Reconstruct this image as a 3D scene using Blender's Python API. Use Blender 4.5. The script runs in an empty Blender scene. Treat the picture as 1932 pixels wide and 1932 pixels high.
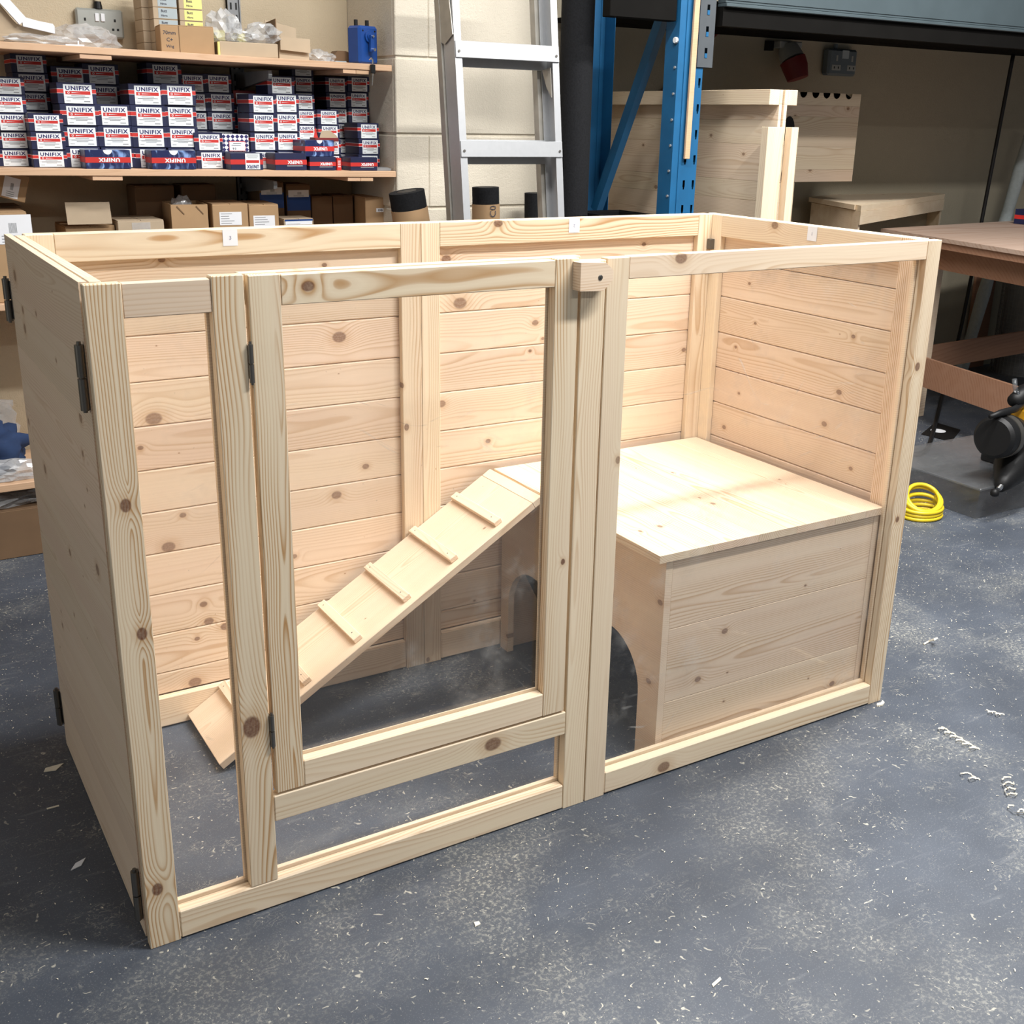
import bpy, bmesh, math, random
from mathutils import Vector, Matrix, Quaternion, noise as mnoise
random.seed(7)
S = bpy.context.scene
COL = S.collection
PI = math.pi
# ------------------------------------------------------------------ camera
CAM = Vector((-0.2973, -1.6800, 1.3705))
YAW, PITCH, ROLL, FPX, PPX, PPY = 0.5507, 0.3210, 0.0211, 2122.87, 988.59, 930.78
cy, sy = math.cos(YAW), math.sin(YAW)
FW = Vector((sy*math.cos(PITCH), cy*math.cos(PITCH), -math.sin(PITCH)))
R0 = Vector((cy, -sy, 0)); U0 = R0.cross(FW)
RT = math.cos(ROLL)*R0 + math.sin(ROLL)*U0
UP = -math.sin(ROLL)*R0 + math.cos(ROLL)*U0
cd = bpy.data.cameras.new('camera'); cam = bpy.data.objects.new('camera', cd); COL.objects.link(cam)
cam.matrix_world = Matrix(((RT.x, UP.x, -FW.x, CAM.x), (RT.y, UP.y, -FW.y, CAM.y), (RT.z, UP.z, -FW.z, CAM.z), (0, 0, 0, 1)))
cd.sensor_width = 36; cd.lens = FPX/1932*36; cd.clip_start = .05
cd.shift_x = -(PPX-966)/1932; cd.shift_y = (PPY-966)/1932
S.camera = cam
def at(px, py, ax, v):                       # the point of a plane x/y/z = v that the photograph shows at a pixel
    d = FW + RT*((px-PPX)/FPX) - UP*((py-PPY)/FPX)
    k = 'xyz'.index(ax); t = (v-CAM[k])/d[k]
    return CAM + d*t
# ------------------------------------------------------------------ light
S.view_settings.view_transform = 'Standard'; S.view_settings.look = 'None'
S.view_settings.gamma = 1; S.view_settings.use_curve_mapping = False
S.view_settings.exposure = 0.28
w = bpy.data.worlds.new('world'); S.world = w; w.use_nodes = True
w.node_tree.nodes['Background'].inputs[0].default_value = (.93, .97, 1, 1)
w.node_tree.nodes['Background'].inputs[1].default_value = .15
def area(name, loc, sx, sy_, power, col=(1, .985, .96), rot=(0, 0, 0)):
    l = bpy.data.lights.new(name, 'AREA'); l.shape = 'RECTANGLE'; l.size = sx; l.size_y = sy_; l.energy = power; l.color = col
    o = bpy.data.objects.new(name, l); COL.objects.link(o); o.location = loc; o.rotation_euler = rot
    return o
area('fluorescent_or_fill_light', (1.15, .62, 2.9), 1.5, .2, 44)
area('fluorescent_or_fill_light', (3.1, .30, 3.0), 1.5, .2, 82)
area('fluorescent_or_fill_light', (1.9, -1.05, 3.3), 1.5, .2, 124)
area('fluorescent_or_fill_light', (1.0, -3.6, 3.3), 1.5, .2, 50)  # fill lamp added behind the camera to brighten the front frames
area('left_fill_light', (-3.7, -.6, 1.7), 1.4, 1.2, 17, (.95, .98, 1), (0, -PI/2, 0))  # fill lamp added at the left to lift the outer side panel
# ------------------------------------------------------------------ objects
def tag(o, label=None, cat=None, group=None, kind=None):
    if label: o['label'] = label
    if cat: o['category'] = cat
    if group: o['group'] = group
    if kind: o['kind'] = kind
    return o
def thing(name, label, cat, loc=(0, 0, 0), rot=(0, 0, 0), group=None):
    o = bpy.data.objects.new(name, None); COL.objects.link(o); o.location = loc; o.rotation_euler = rot
    o.empty_display_size = .05
    return tag(o, label, cat, group)
def link(name, me, parent=None, loc=(0, 0, 0), rot=None):
    o = bpy.data.objects.new(name, me); COL.objects.link(o); o.location = loc
    if rot is not None: o.rotation_euler = rot
    if parent is not None: o.parent = parent
    return o
def mk(name, bm, mats, parent=None, loc=(0, 0, 0), rot=None, smooth=False):
    me = bpy.data.meshes.new(name)
    bm.normal_update(); bm.to_mesh(me); bm.free()
    for m in (mats if isinstance(mats, (list, tuple)) else [mats]): me.materials.append(m)
    if smooth:
        for p in me.polygons: p.use_smooth = True
        if smooth == 'auto':
            try: me.set_sharp_from_angle(angle=math.radians(40))
            except Exception: pass
    return link(name, me, parent, loc, rot)
def box(bm, x0, x1, y0, y1, z0, z1, mi=0, bev=0.0):
    c = Vector(((x0+x1)/2, (y0+y1)/2, (z0+z1)/2)); h = Vector((abs(x1-x0)/2, abs(y1-y0)/2, abs(z1-z0)/2))
    if bev <= 0:
        v = [bm.verts.new(c+Vector((a*h.x, b*h.y, d*h.z))) for a in (-1, 1) for b in (-1, 1) for d in (-1, 1)]
        for f in ((0, 1, 3, 2), (4, 6, 7, 5), (0, 4, 5, 1), (2, 3, 7, 6), (0, 2, 6, 4), (1, 5, 7, 3)):
            bm.faces.new([v[i] for i in f]).material_index = mi
        return v
    b_ = min(bev, h.x*.49, h.y*.49, h.z*.49); vs = {}
    for a in (-1, 1):
        for b in (-1, 1):
            for d in (-1, 1):
                for k in range(3):
                    q = Vector((a*(h.x-(b_ if k != 0 else 0)), b*(h.y-(b_ if k != 1 else 0)), d*(h.z-(b_ if k != 2 else 0))))
                    vs[a, b, d, k] = bm.verts.new(c+q)
    F = []
    for k in range(3):
        for s in (-1, 1):
            q = []
            for (u, t) in ((-1, -1), (1, -1), (1, 1), (-1, 1)):
                key = [u, t]; key.insert(k, s); q.append(vs[(*key, k)])
            F.append(q)
    for k in range(3):
        i, j = [m for m in range(3) if m != k]
        for si in (-1, 1):
            for sj in (-1, 1):
                q = []
                for (s, kk) in ((-1, i), (1, i), (1, j), (-1, j)):
                    key = [0, 0, 0]; key[k] = s; key[i] = si; key[j] = sj; q.append(vs[(*key, kk)])
                F.append(q)
    for a in (-1, 1):
        for b in (-1, 1):
            for d in (-1, 1): F.append([vs[a, b, d, k] for k in range(3)])
    for q in F:
        f = bm.faces.new(q); f.material_index = mi; f.normal_update()
        if f.normal.dot(f.calc_center_median()-c) < 0: f.normal_flip()
    return list(vs.values())
def prism(bm, pts, axis, a, b, mi=0):         # polygon in the two other axes, extruded from a to b
    k = 'xyz'.index(axis)
    def V(p, t):
        q = [p[0], p[1]]; q.insert(k, t); return bm.verts.new(q)
    A = [V(p, a) for p in pts]; B = [V(p, b) for p in pts]; n = len(pts); F = []
    F.append(bm.faces.new(A)); F.append(bm.faces.new(B[::-1]))
    for i in range(n): F.append(bm.faces.new((A[i], B[i], B[(i+1) % n], A[(i+1) % n])))
    for f in F: f.material_index = mi
    bmesh.ops.recalc_face_normals(bm, faces=F)
    return A+B
def cyl(bm, p, q, r, r2=None, n=16, mi=0, caps=True):
    p = Vector(p); q = Vector(q); r2 = r if r2 is None else r2
    ax = (q-p).normalized(); u = ax.orthogonal().normalized(); v = ax.cross(u)
    A = [bm.verts.new(p+(u*math.cos(t)+v*math.sin(t))*r) for t in [2*PI*i/n for i in range(n)]]
    B = [bm.verts.new(q+(u*math.cos(t)+v*math.sin(t))*r2) for t in [2*PI*i/n for i in range(n)]]
    for i in range(n): bm.faces.new((A[i], A[(i+1) % n], B[(i+1) % n], B[i])).material_index = mi
    if caps:
        bm.faces.new(A[::-1]).material_index = mi; bm.faces.new(B).material_index = mi
def tube(bm, pts, r, n=8, mi=0, close=False):
    pts = [Vector(p) for p in pts]; rings = []; m = len(pts); u = None
    for i, p in enumerate(pts):
        t = (pts[min(i+1, m-1)]-pts[max(i-1, 0)]).normalized()
        u = t.orthogonal().normalized() if u is None else (u-t*u.dot(t)).normalized()
        v = t.cross(u)
        rr = r[i] if isinstance(r, (list, tuple)) else r
        rings.append([bm.verts.new(p+(u*math.cos(2*PI*k/n)+v*math.sin(2*PI*k/n))*rr) for k in range(n)])
    for a, b in zip(rings, rings[1:]):
        for k in range(n): bm.faces.new((a[k], a[(k+1) % n], b[(k+1) % n], b[k])).material_index = mi
    bm.faces.new(rings[0][::-1]).material_index = mi; bm.faces.new(rings[-1]).material_index = mi
def new(): return bmesh.new()
_txt = {}
def text_geo(s, bold=0.0, sx=1.0):            # flat lettering of height 1, centred, in x/y
    if (s, bold, sx) not in _txt:
        c = bpy.data.curves.new('t', 'FONT'); c.body = s; c.offset = bold; c.resolution_u = 2; c.align_x = 'CENTER'; c.space_character = 1.16 if bold > .03 else 1.0
        o = bpy.data.objects.new('t', c); COL.objects.link(o)
        me = bpy.data.meshes.new_from_object(o.evaluated_get(bpy.context.evaluated_depsgraph_get()))
        vs = [v.co.copy() for v in me.vertices]; fs = [list(p.vertices) for p in me.polygons]
        bpy.data.objects.remove(o); bpy.data.curves.remove(c); bpy.data.meshes.remove(me)
        x0, x1 = min(v.x for v in vs), max(v.x for v in vs); y0, y1 = min(v.y for v in vs), max(v.y for v in vs)
        vs = [Vector(((v.x-(x0+x1)/2)/(y1-y0)*sx, (v.y-(y0+y1)/2)/(y1-y0), 0)) for v in vs]
        _txt[s, bold, sx] = (vs, fs)
    return _txt[s, bold, sx]
def text(bm, s, M, mi=0, bold=0.0, width=None):
    vs, fs = text_geo(s, bold)
    k = 1 if width is None else width/(max(v.x for v in vs)-min(v.x for v in vs))
    nv = [bm.verts.new(M @ Vector((v.x*k, v.y, 0))) for v in vs]
    for f in fs:
        try: bm.faces.new([nv[i] for i in f]).material_index = mi
        except ValueError: pass
def facing(c, h, ex=(1, 0, 0), ez=(0, 0, 1)):  # frame for text: x along ex, y along ez, height h
    ex = Vector(ex).normalized(); ez = Vector(ez).normalized(); n = ex.cross(ez)
    return Matrix(((ex.x*h, ez.x*h, n.x, c[0]), (ex.y*h, ez.y*h, n.y, c[1]), (ex.z*h, ez.z*h, n.z, c[2]), (0, 0, 0, 1)))
def quad(bm, c, ex, ez, w_, h_, mi=0):
    c = Vector(c); ex = Vector(ex).normalized()*(w_/2); ez = Vector(ez).normalized()*(h_/2)
    bm.faces.new([bm.verts.new(c-ex-ez), bm.verts.new(c+ex-ez), bm.verts.new(c+ex+ez), bm.verts.new(c-ex+ez)]).material_index = mi
# ------------------------------------------------------------------ materials
class NT:
    def __init__(s, name):
        s.m = bpy.data.materials.new(name); s.m.use_nodes = True; s.t = s.m.node_tree; s.b = s.t.nodes['Principled BSDF']; s.out = s.t.nodes['Material Output']
    def n(s, typ, **k):
        d = s.t.nodes.new(typ)
        for a, v in k.items(): setattr(d, a, v)
        return d
    def put(s, sock, v):
        if v is None: return
        if isinstance(v, bpy.types.NodeSocket): s.t.links.new(v, sock)
        else:
            if isinstance(v, (tuple, list)) and sock.type == 'RGBA' and len(v) == 3: v = (*v, 1)
            sock.default_value = v
    def math(s, op, a, b=None, c=None, clamp=False):
        d = s.n('ShaderNodeMath', operation=op, use_clamp=clamp); s.put(d.inputs[0], a); s.put(d.inputs[1], b)
        if c is not None: s.put(d.inputs[2], c)
        return d.outputs[0]
    def vec(s, op, a, b=None, scale=None):
        d = s.n('ShaderNodeVectorMath', operation=op); s.put(d.inputs[0], a); s.put(d.inputs[1], b)
        if scale is not None: s.put(d.inputs['Scale'], scale)
        return d.outputs['Value'] if op in ('LENGTH', 'DISTANCE', 'DOT_PRODUCT') else d.outputs[0]
    def mix(s, f, a, b, typ='MIX'):
        d = s.n('ShaderNodeMix', data_type='RGBA', blend_type=typ); s.put(d.inputs[0], f); s.put(d.inputs[6], a); s.put(d.inputs[7], b); return d.outputs[2]
    def noise(s, v, scale, detail=2, rough=.5, out=0, typ='FBM'):
        d = s.n('ShaderNodeTexNoise'); s.put(d.inputs['Vector'], v); s.put(d.inputs['Scale'], scale); s.put(d.inputs['Detail'], detail); s.put(d.inputs['Roughness'], rough); return d.outputs[out]
    def ss(s, x, a, b):
        d = s.n('ShaderNodeMapRange', interpolation_type='SMOOTHSTEP'); s.put(d.inputs[0], x); s.put(d.inputs[1], a); s.put(d.inputs[2], b); return d.outputs[0]
    def sep(s, v):
        d = s.n('ShaderNodeSeparateXYZ'); s.put(d.inputs[0], v); return d.outputs
    def comb(s, x=0, y=0, z=0):
        d = s.n('ShaderNodeCombineXYZ'); s.put(d.inputs[0], x); s.put(d.inputs[1], y); s.put(d.inputs[2], z); return d.outputs[0]
    def obj(s): return s.n('ShaderNodeTexCoord').outputs['Object']
    def rnd(s): return s.n('ShaderNodeObjectInfo').outputs['Random']
    def attr(s, nm, k='Fac'): return s.n('ShaderNodeAttribute', attribute_type='OBJECT', attribute_name=nm).outputs[k]
    def bump(s, h, st=.2, dist=.001):
        d = s.n('ShaderNodeBump'); s.put(d.inputs['Height'], h); s.put(d.inputs['Strength'], st); s.put(d.inputs['Distance'], dist); s.put(s.b.inputs['Normal'], d.outputs[0])
    def set(s, **k):
        for a, v in k.items(): s.put(s.b.inputs[a.replace('_', ' ')], v)
        return s.m
def plain(name, col, rough=.6, metal=0.0, var=.12, scale=30, bump=0.0, spec=.5, det=3):
    t = NT(name); P = t.obj()
    n = t.noise(P, scale, det)
    c = t.mix(n, tuple(x*(1-var) for x in col), tuple(min(1, x*(1+var)) for x in col))
    if bump: t.bump(n, bump, .002)
    return t.set(Base_Color=c, Roughness=rough, Metallic=metal, Specular_IOR_Level=spec)
def wood(name, pale, line, pink, knotc, ring=210, fine=.12, rough=.55, extra=0.0):
    t = NT(name); P = t.obj(); r = t.rnd()
    off = t.vec('SCALE', (37.1, 17.3, 53.7), scale=r); Q = t.vec('ADD', P, off)
    x, y, z = t.sep(P)
    wa = t.noise(t.vec('MULTIPLY', Q, (1.6, 5, 5)), 1.0, 2, .5, 1)
    wx, wy, wz = t.sep(t.vec('SUBTRACT', wa, (.5, .5, .5)))
    r2 = t.math('FRACT', t.math('MULTIPLY', r, 7.31)); r3 = t.math('FRACT', t.math('MULTIPLY', r, 13.77))
    yy = t.math('ADD', t.math('ADD', y, t.math('MULTIPLY', wy, .055)), t.math('MULTIPLY', t.math('SUBTRACT', r2, .5), .10))
    zz = t.math('ADD', t.math('ADD', z, t.math('MULTIPLY', wz, .04)), t.math('MULTIPLY_ADD', r3, .05, .012))
    zz = t.math('ADD', zz, t.math('MULTIPLY', x, t.math('MULTIPLY', t.math('SUBTRACT', r3, .5), .03)))
    rad = t.math('SQRT', t.math('ADD', t.math('MULTIPLY', yy, yy), t.math('MULTIPLY', zz, zz)))
    core = halo = None
    def add(a, b): return b if a is None else t.math('MAXIMUM', a, b)
    ks = []
    for nm in ('knot_a', 'knot_b', 'knot_c'):
        kx, ky, kr = t.sep(t.attr(nm, 'Vector'))
        d = t.vec('LENGTH', t.comb(t.math('MULTIPLY', t.math('SUBTRACT', x, kx), .75), t.math('SUBTRACT', y, ky), 0))
        ks.append((d, t.math('ADD', kr, 1e-5)))
    vo = t.n('ShaderNodeTexVoronoi', voronoi_dimensions='2D'); SC = (3.2, 8.5, 1)
    q2 = t.vec('MULTIPLY', Q, SC); t.put(vo.inputs['Vector'], q2); vo.inputs['Scale'].default_value = 1
    dl = t.vec('DIVIDE', t.vec('SUBTRACT', q2, vo.outputs['Position']), SC)
    d = t.vec('LENGTH', t.vec('MULTIPLY', dl, (.7, 1, 0)))
    cr, cg, cb = t.sep(vo.outputs['Color'])
    kr = t.math('MULTIPLY', t.math('MULTIPLY', t.ss(cr, .45, .95), t.attr('knotty')), .0085)
    ks.append((d, t.math('ADD', kr, 1e-5)))
    for d, kr in ks:
        e = t.math('DIVIDE', d, kr)
        core = add(core, t.math('SUBTRACT', 1, t.ss(e, .78, 1.12)))
        halo = add(halo, t.math('SUBTRACT', 1, t.ss(e, .8, 2.6)))
        g = t.math('EXPONENT', t.math('MULTIPLY', t.math('MULTIPLY', e, e), -.16))
        rad = t.math('ADD', rad, t.math('MULTIPLY', g, t.math('MULTIPLY', kr, 1.5)))
    ph = t.math('FRACT', t.math('MULTIPLY', rad, ring))
    ramp = t.n('ShaderNodeValToRGB'); cr_ = ramp.color_ramp
    cr_.elements[0].position = 0; cr_.elements[0].color = (.12, .12, .12, 1)
    cr_.elements[1].position = 1; cr_.elements[1].color = (.25, .25, .25, 1)
    for p_, v_ in ((.25, .0), (.55, .22), (.86, 1.0), (.94, .8)):
        e = cr_.elements.new(p_); e.color = (v_, v_, v_, 1)
    t.put(ramp.inputs[0], ph)
    vis = t.math('MULTIPLY', t.ss(t.noise(t.vec('MULTIPLY', Q, (1.1, 26, 26)), 1.0, 1), .22, .62), t.attr('grain'))
    fib = t.noise(t.vec('MULTIPLY', Q, (9, 420, 420)), 1.0, 2)
    bl = t.noise(t.vec('MULTIPLY', Q, (1.5, 14, 14)), 1.0, 2)
    base = t.mix(t.math('ADD', t.attr('tint'), t.math('MULTIPLY', t.math('SUBTRACT', bl, .5), .9), clamp=True), pale, pink)
    base = t.mix(t.math('MULTIPLY', ramp.outputs[0], vis), base, line)
    base = t.mix(t.math('MULTIPLY', fib, fine), base, tuple(c*.55 for c in line))
    base = t.mix(t.math('MULTIPLY', halo, .30), base, tuple(c*1.0 for c in line))
    kn = t.noise(t.vec('MULTIPLY', Q, (260, 260, 60)), 1.0, 2)
    base = t.mix(t.math('MULTIPLY', core, t.math('MULTIPLY', t.math('MULTIPLY_ADD', kn, .5, .55), t.math('MULTIPLY_ADD', t.attr('grain'), .42, .58, clamp=True))), base, knotc)
    v = t.math('MULTIPLY_ADD', r2, .14, .93); base = t.mix(1.0, base, t.comb(v, v, v), 'MULTIPLY')
    t.bump(t.math('ADD', fib, ramp.outputs[0]), .06, .0006)
    return t.set(Base_Color=base, Roughness=rough, Specular_IOR_Level=.3)
PINE = wood('planed_pine', (.83, .70, .51), (.47, .25, .09), (.82, .64, .495), (.12, .042, .025))
PLY = wood('reddish_plywood', (.36, .19, .115), (.26, .12, .07), (.42, .25, .17), (.12, .05, .03), ring=60)
PLYTOP = wood('pale_plywood', (.40, .285, .215), (.30, .17, .11), (.46, .34, .27), (.12, .05, .03), ring=60)  # paler, greyer plywood tone for the bench top
SHELFWOOD = wood('shelf_pine', (.66, .44, .27), (.48, .27, .14), (.70, .46, .32), (.16, .06, .03))
STEEL = plain('dark_steel', (.17, .16, .145), .38, .8)
CHROME = plain('chrome', (.7, .7, .7), .2, 1.0, .05)
ALU = plain('brushed_aluminium', (.47, .48, .495), .45, .6, .06, 60)
ALUD = plain('grimy_aluminium', (.42, .40, .36), .5, .6, .2, 30)
BLUE = plain('rack_blue_paint', (.008, .10, .235), .5, 0, .25, 12)
GREYBLUE = plain('beam_grey_paint', (.060, .082, .092), .5, 0, .15, 10)
GREYMET = plain('galvanised_grey', (.25, .26, .27), .5, .3, .2, 20)
DARK = plain('shaded_underside', (.006, .0055, .005), .85, 0, .3, 8, 0, .08)  # near-black: shade of beam recess and undersides put into the colour
BLACK = plain('black_plastic', (.007, .007, .0075), .48, 0, .2, 30, 0, .3)
FELT = plain('black_felt', (.010, .0105, .012), .9, 0, .6, 160, .3, .2)
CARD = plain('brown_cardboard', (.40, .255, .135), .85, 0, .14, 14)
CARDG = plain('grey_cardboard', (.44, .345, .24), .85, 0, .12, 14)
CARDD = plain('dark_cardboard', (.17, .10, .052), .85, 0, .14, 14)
PAPER = plain('white_paper', (.80, .81, .84), .7, 0, .03)
WHITE = plain('white_card', (.82, .84, .88), .6, 0, .03)
YELL = plain('yellow_label', (.80, .74, .25), .7, 0, .04)
GREYLAB = plain('grey_label', (.36, .42, .45), .7, 0, .06)
INK = plain('ink', (.05, .05, .07), .7, 0, 0)
INKB = plain('navy_ink', (.020, .018, .115), .6, 0, 0)
PENCIL = plain('pencil_mark', (.30, .31, .40), .7, 0, 0)
NAVY = plain('navy_carton', (.010, .014, .055), .45, 0, .5, 22)
RED = plain('red_print', (.55, .025, .02), .5, 0, .08)
REDD = plain('dull_red', (.17, .014, .014), .55, 0, .1)
LBL = plain('label_stock', (.78, .82, .84), .55, 0, .02)
LINEG = plain('grey_print', (.28, .29, .30), .7, 0, 0)
SWIRL = None
def mk_swirl():
    t = NT('blue_swirl_carton'); P = t.obj()
    n = t.noise(t.vec('MULTIPLY', t.vec('ADD', P, t.vec('SCALE', t.noise(P, 18, 2, .5, 1), scale=.05)), (75, 20, 28)), 1.0, 2, .5); n2 = t.noise(t.vec('ADD', P, (3, 1, 2)), 22, 1)
    f = t.math('MULTIPLY', t.ss(n, .46, .66), t.ss(n2, .38, .56))
    return t.set(Base_Color=t.mix(f, (.012, .020, .085), (.24, .38, .70)), Roughness=.35)
SWIRL = mk_swirl()
TOOLBLUE = plain('blue_plastic', (.008, .055, .25), .35, 0, .12, 20)
SOCK = plain('metal_clad_socket', (.36, .37, .345), .4, .25, .08, 40)
SOCKD = plain('blue_grey_socket', (.13, .16, .18), .45, .2, .1, 40)
YELLOW = plain('yellow_plastic', (.75, .55, .02), .4, 0, .1, 20)
ORANGE = plain('tool_yellow', (.80, .40, .02), .4, 0, .06, 20)
CLOTH = plain('navy_cloth', (.014, .034, .095), .9, 0, .3, 30, .2)
WIREM = plain('galvanised_wire', (.30, .31, .31), .5, .6, .1, 20)
LAG = plain('grey_foam', (.36, .40, .40), .9, 0, .2, 60, .3)
SHAVE = plain('pale_shavings', (.84, .77, .62), .8, 0, .1, 90)
def plaster(name, col, var, course=0.0):
    t = NT(name); P = t.obj(); n = t.noise(P, 9, 4, .6); n2 = t.noise(P, 220, 3); n3 = t.noise(P, 1.7, 2)
    c = t.mix(n, tuple(a*(1-var) for a in col), col); c = t.mix(t.math('MULTIPLY', t.ss(n3, .45, .75), .35), c, tuple(a*b for a, b in zip(col, (.82, .80, .76))))
    t.bump(t.math('ADD', t.math('ADD', n2, t.noise(P, 70, 3, .6)), t.math('MULTIPLY', n, .8)), .45, .004)
    return t.set(Base_Color=c, Roughness=.75, Specular_IOR_Level=.3)
CREAM = plaster('cream_painted_block', (.66, .60, .495), .07)
BUFF = plaster('buff_painted_wall', (.56, .47, .335), .06)
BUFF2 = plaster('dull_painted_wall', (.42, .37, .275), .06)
def film(name, col, tr, rough):
    t = NT(name); P = t.obj()
    a = t.n('ShaderNodeBsdfTransparent'); g = t.n('ShaderNodeBsdfGlossy'); g.inputs['Roughness'].default_value = rough
    d = t.n('ShaderNodeBsdfDiffuse'); t.put(d.inputs[0], (*col, 1)); m1 = t.n('ShaderNodeMixShader'); m2 = t.n('ShaderNodeMixShader')
    t.put(m1.inputs[0], t.math('MULTIPLY_ADD', t.noise(P, 18, 4, .65), .5, tr)); t.t.links.new(d.outputs[0], m1.inputs[1]); t.t.links.new(a.outputs[0], m1.inputs[2])
    t.put(m2.inputs[0], t.math('MULTIPLY_ADD', t.math('POWER', t.math('SUBTRACT', 1, t.math('ABSOLUTE', t.vec('DOT_PRODUCT', t.n('ShaderNodeNewGeometry').outputs['Incoming'], t.n('ShaderNodeNewGeometry').outputs['Normal']))), 5), .9, .05)); t.t.links.new(m1.outputs[0], m2.inputs[1]); t.t.links.new(g.outputs[0], m2.inputs[2])
    t.t.links.new(m2.outputs[0], t.out.inputs[0]); return t.m
BAG = film('clear_polythene', (.70, .71, .72), .36, .16)
TUB = film('translucent_tub', (.16, .17, .18), .42, .22)
def acrylic():
    t = NT('clear_acrylic'); P = t.obj()
    a = t.n('ShaderNodeBsdfTransparent'); g = t.n('ShaderNodeBsdfGlossy'); g.inputs['Roughness'].default_value = .03
    d = t.n('ShaderNodeBsdfDiffuse'); d.inputs[0].default_value = (.7, .68, .64, 1)
    sm = t.math('MULTIPLY', t.ss(t.noise(P, 7, 5, .65), .50, .78), t.ss(t.noise(t.vec('ADD', P, (5, 2, 1)), 2.2, 2), .40, .62))
    sp = t.ss(t.noise(P, 170, 2), .74, .80)
    m1 = t.n('ShaderNodeMixShader'); m2 = t.n('ShaderNodeMixShader')
    t.put(m1.inputs[0], t.math('ADD', t.math('MULTIPLY_ADD', sm, .20, .016), t.math('MULTIPLY', t.math('MAXIMUM', sp, t.math('MULTIPLY', t.ss(t.noise(t.vec('MULTIPLY', t.vec('ADD', P, t.vec('SCALE', t.noise(P, 4, 1, .5, 1), scale=.35)), (9, 9, 120)), 1.0, 2), .66, .74), t.ss(t.noise(P, 3, 1), .5, .65))), .16)))
    t.t.links.new(a.outputs[0], m1.inputs[1]); t.t.links.new(d.outputs[0], m1.inputs[2])
    t.put(m2.inputs[0], t.math('MULTIPLY_ADD', t.math('POWER', t.math('SUBTRACT', 1, t.math('ABSOLUTE', t.vec('DOT_PRODUCT', t.n('ShaderNodeNewGeometry').outputs['Incoming'], t.n('ShaderNodeNewGeometry').outputs['Normal']))), 5), .9, .045)); t.t.links.new(m1.outputs[0], m2.inputs[1]); t.t.links.new(g.outputs[0], m2.inputs[2])
    t.t.links.new(m2.outputs[0], t.out.inputs[0]); return t.m
ACRY = acrylic()
def floor_mat():
    t = NT('dusty_painted_concrete'); P = t.obj()
    big = t.noise(P, 1.3, 3); med = t.noise(t.vec('MULTIPLY', P, (1, 1, 1)), 5.5, 5, .65)
    c = t.mix(med, (.046, .055, .072), (.094, .110, .140))
    cloud = t.ss(t.noise(P, 2.4, 5, .62), .47, .72); fine = t.ss(t.noise(P, 120, 4, .75), .50, .60)
    dust = t.math('MULTIPLY', cloud, t.math('MULTIPLY_ADD', fine, .72, .12))
    c = t.mix(t.math('MULTIPLY', dust, .85), c, (.47, .46, .40))
    c = t.mix(t.math('MULTIPLY', t.ss(t.noise(P, 330, 2, .6), .58, .70), .30), c, (.36, .37, .38))
    pq = t.vec('ADD', P, t.vec('SCALE', t.noise(P, 26, 2, .5, 1), scale=.06))
    mus = t.noise(t.vec('MULTIPLY', pq, (48, 85, 1)), 1.0, 2, .5)
    fl = t.math('MULTIPLY', t.ss(t.math('SUBTRACT', .035, t.math('ABSOLUTE', t.math('SUBTRACT', mus, .5))), .012, .034), t.ss(t.noise(t.vec('ADD', P, (9, 4, 0)), 11, 3, .6), .50, .66))
    c = t.mix(t.math('MULTIPLY', fl, .40), c, (.52, .50, .43))
    vo = t.n('ShaderNodeTexVoronoi', voronoi_dimensions='2D'); vo.inputs['Scale'].default_value = 75; t.put(vo.inputs['Vector'], pq)
    a, b, _ = t.sep(vo.outputs['Color'])
    spk = t.math('MULTIPLY', t.math('SUBTRACT', 1, t.ss(vo.outputs['Distance'], t.math('MULTIPLY', a, .10), t.math('MULTIPLY_ADD', a, .20, .03))), t.ss(b, .60, .66))
    spk = t.math('MULTIPLY', spk, t.ss(t.noise(P, 2.3, 3), .36, .56))
    c = t.mix(t.math('MULTIPLY', spk, .85), c, (.60, .57, .48))
    scr = t.math('MULTIPLY', t.ss(t.noise(t.vec('MULTIPLY', P, (7, 60, 1)), 1.0, 3), .6, .75), .18)
    c = t.mix(scr, c, (.32, .33, .34))
    c = t.mix(t.math('MULTIPLY', t.ss(big, .42, .66), .45), c, (.040, .046, .058))
    t.bump(t.math('ADD', med, t.math('MULTIPLY', spk, .4)), .15, .002)
    return t.set(Base_Color=c, Roughness=t.math('MULTIPLY_ADD', med, .25, .38), Specular_IOR_Level=.4)
FLOOR = floor_mat()
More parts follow.
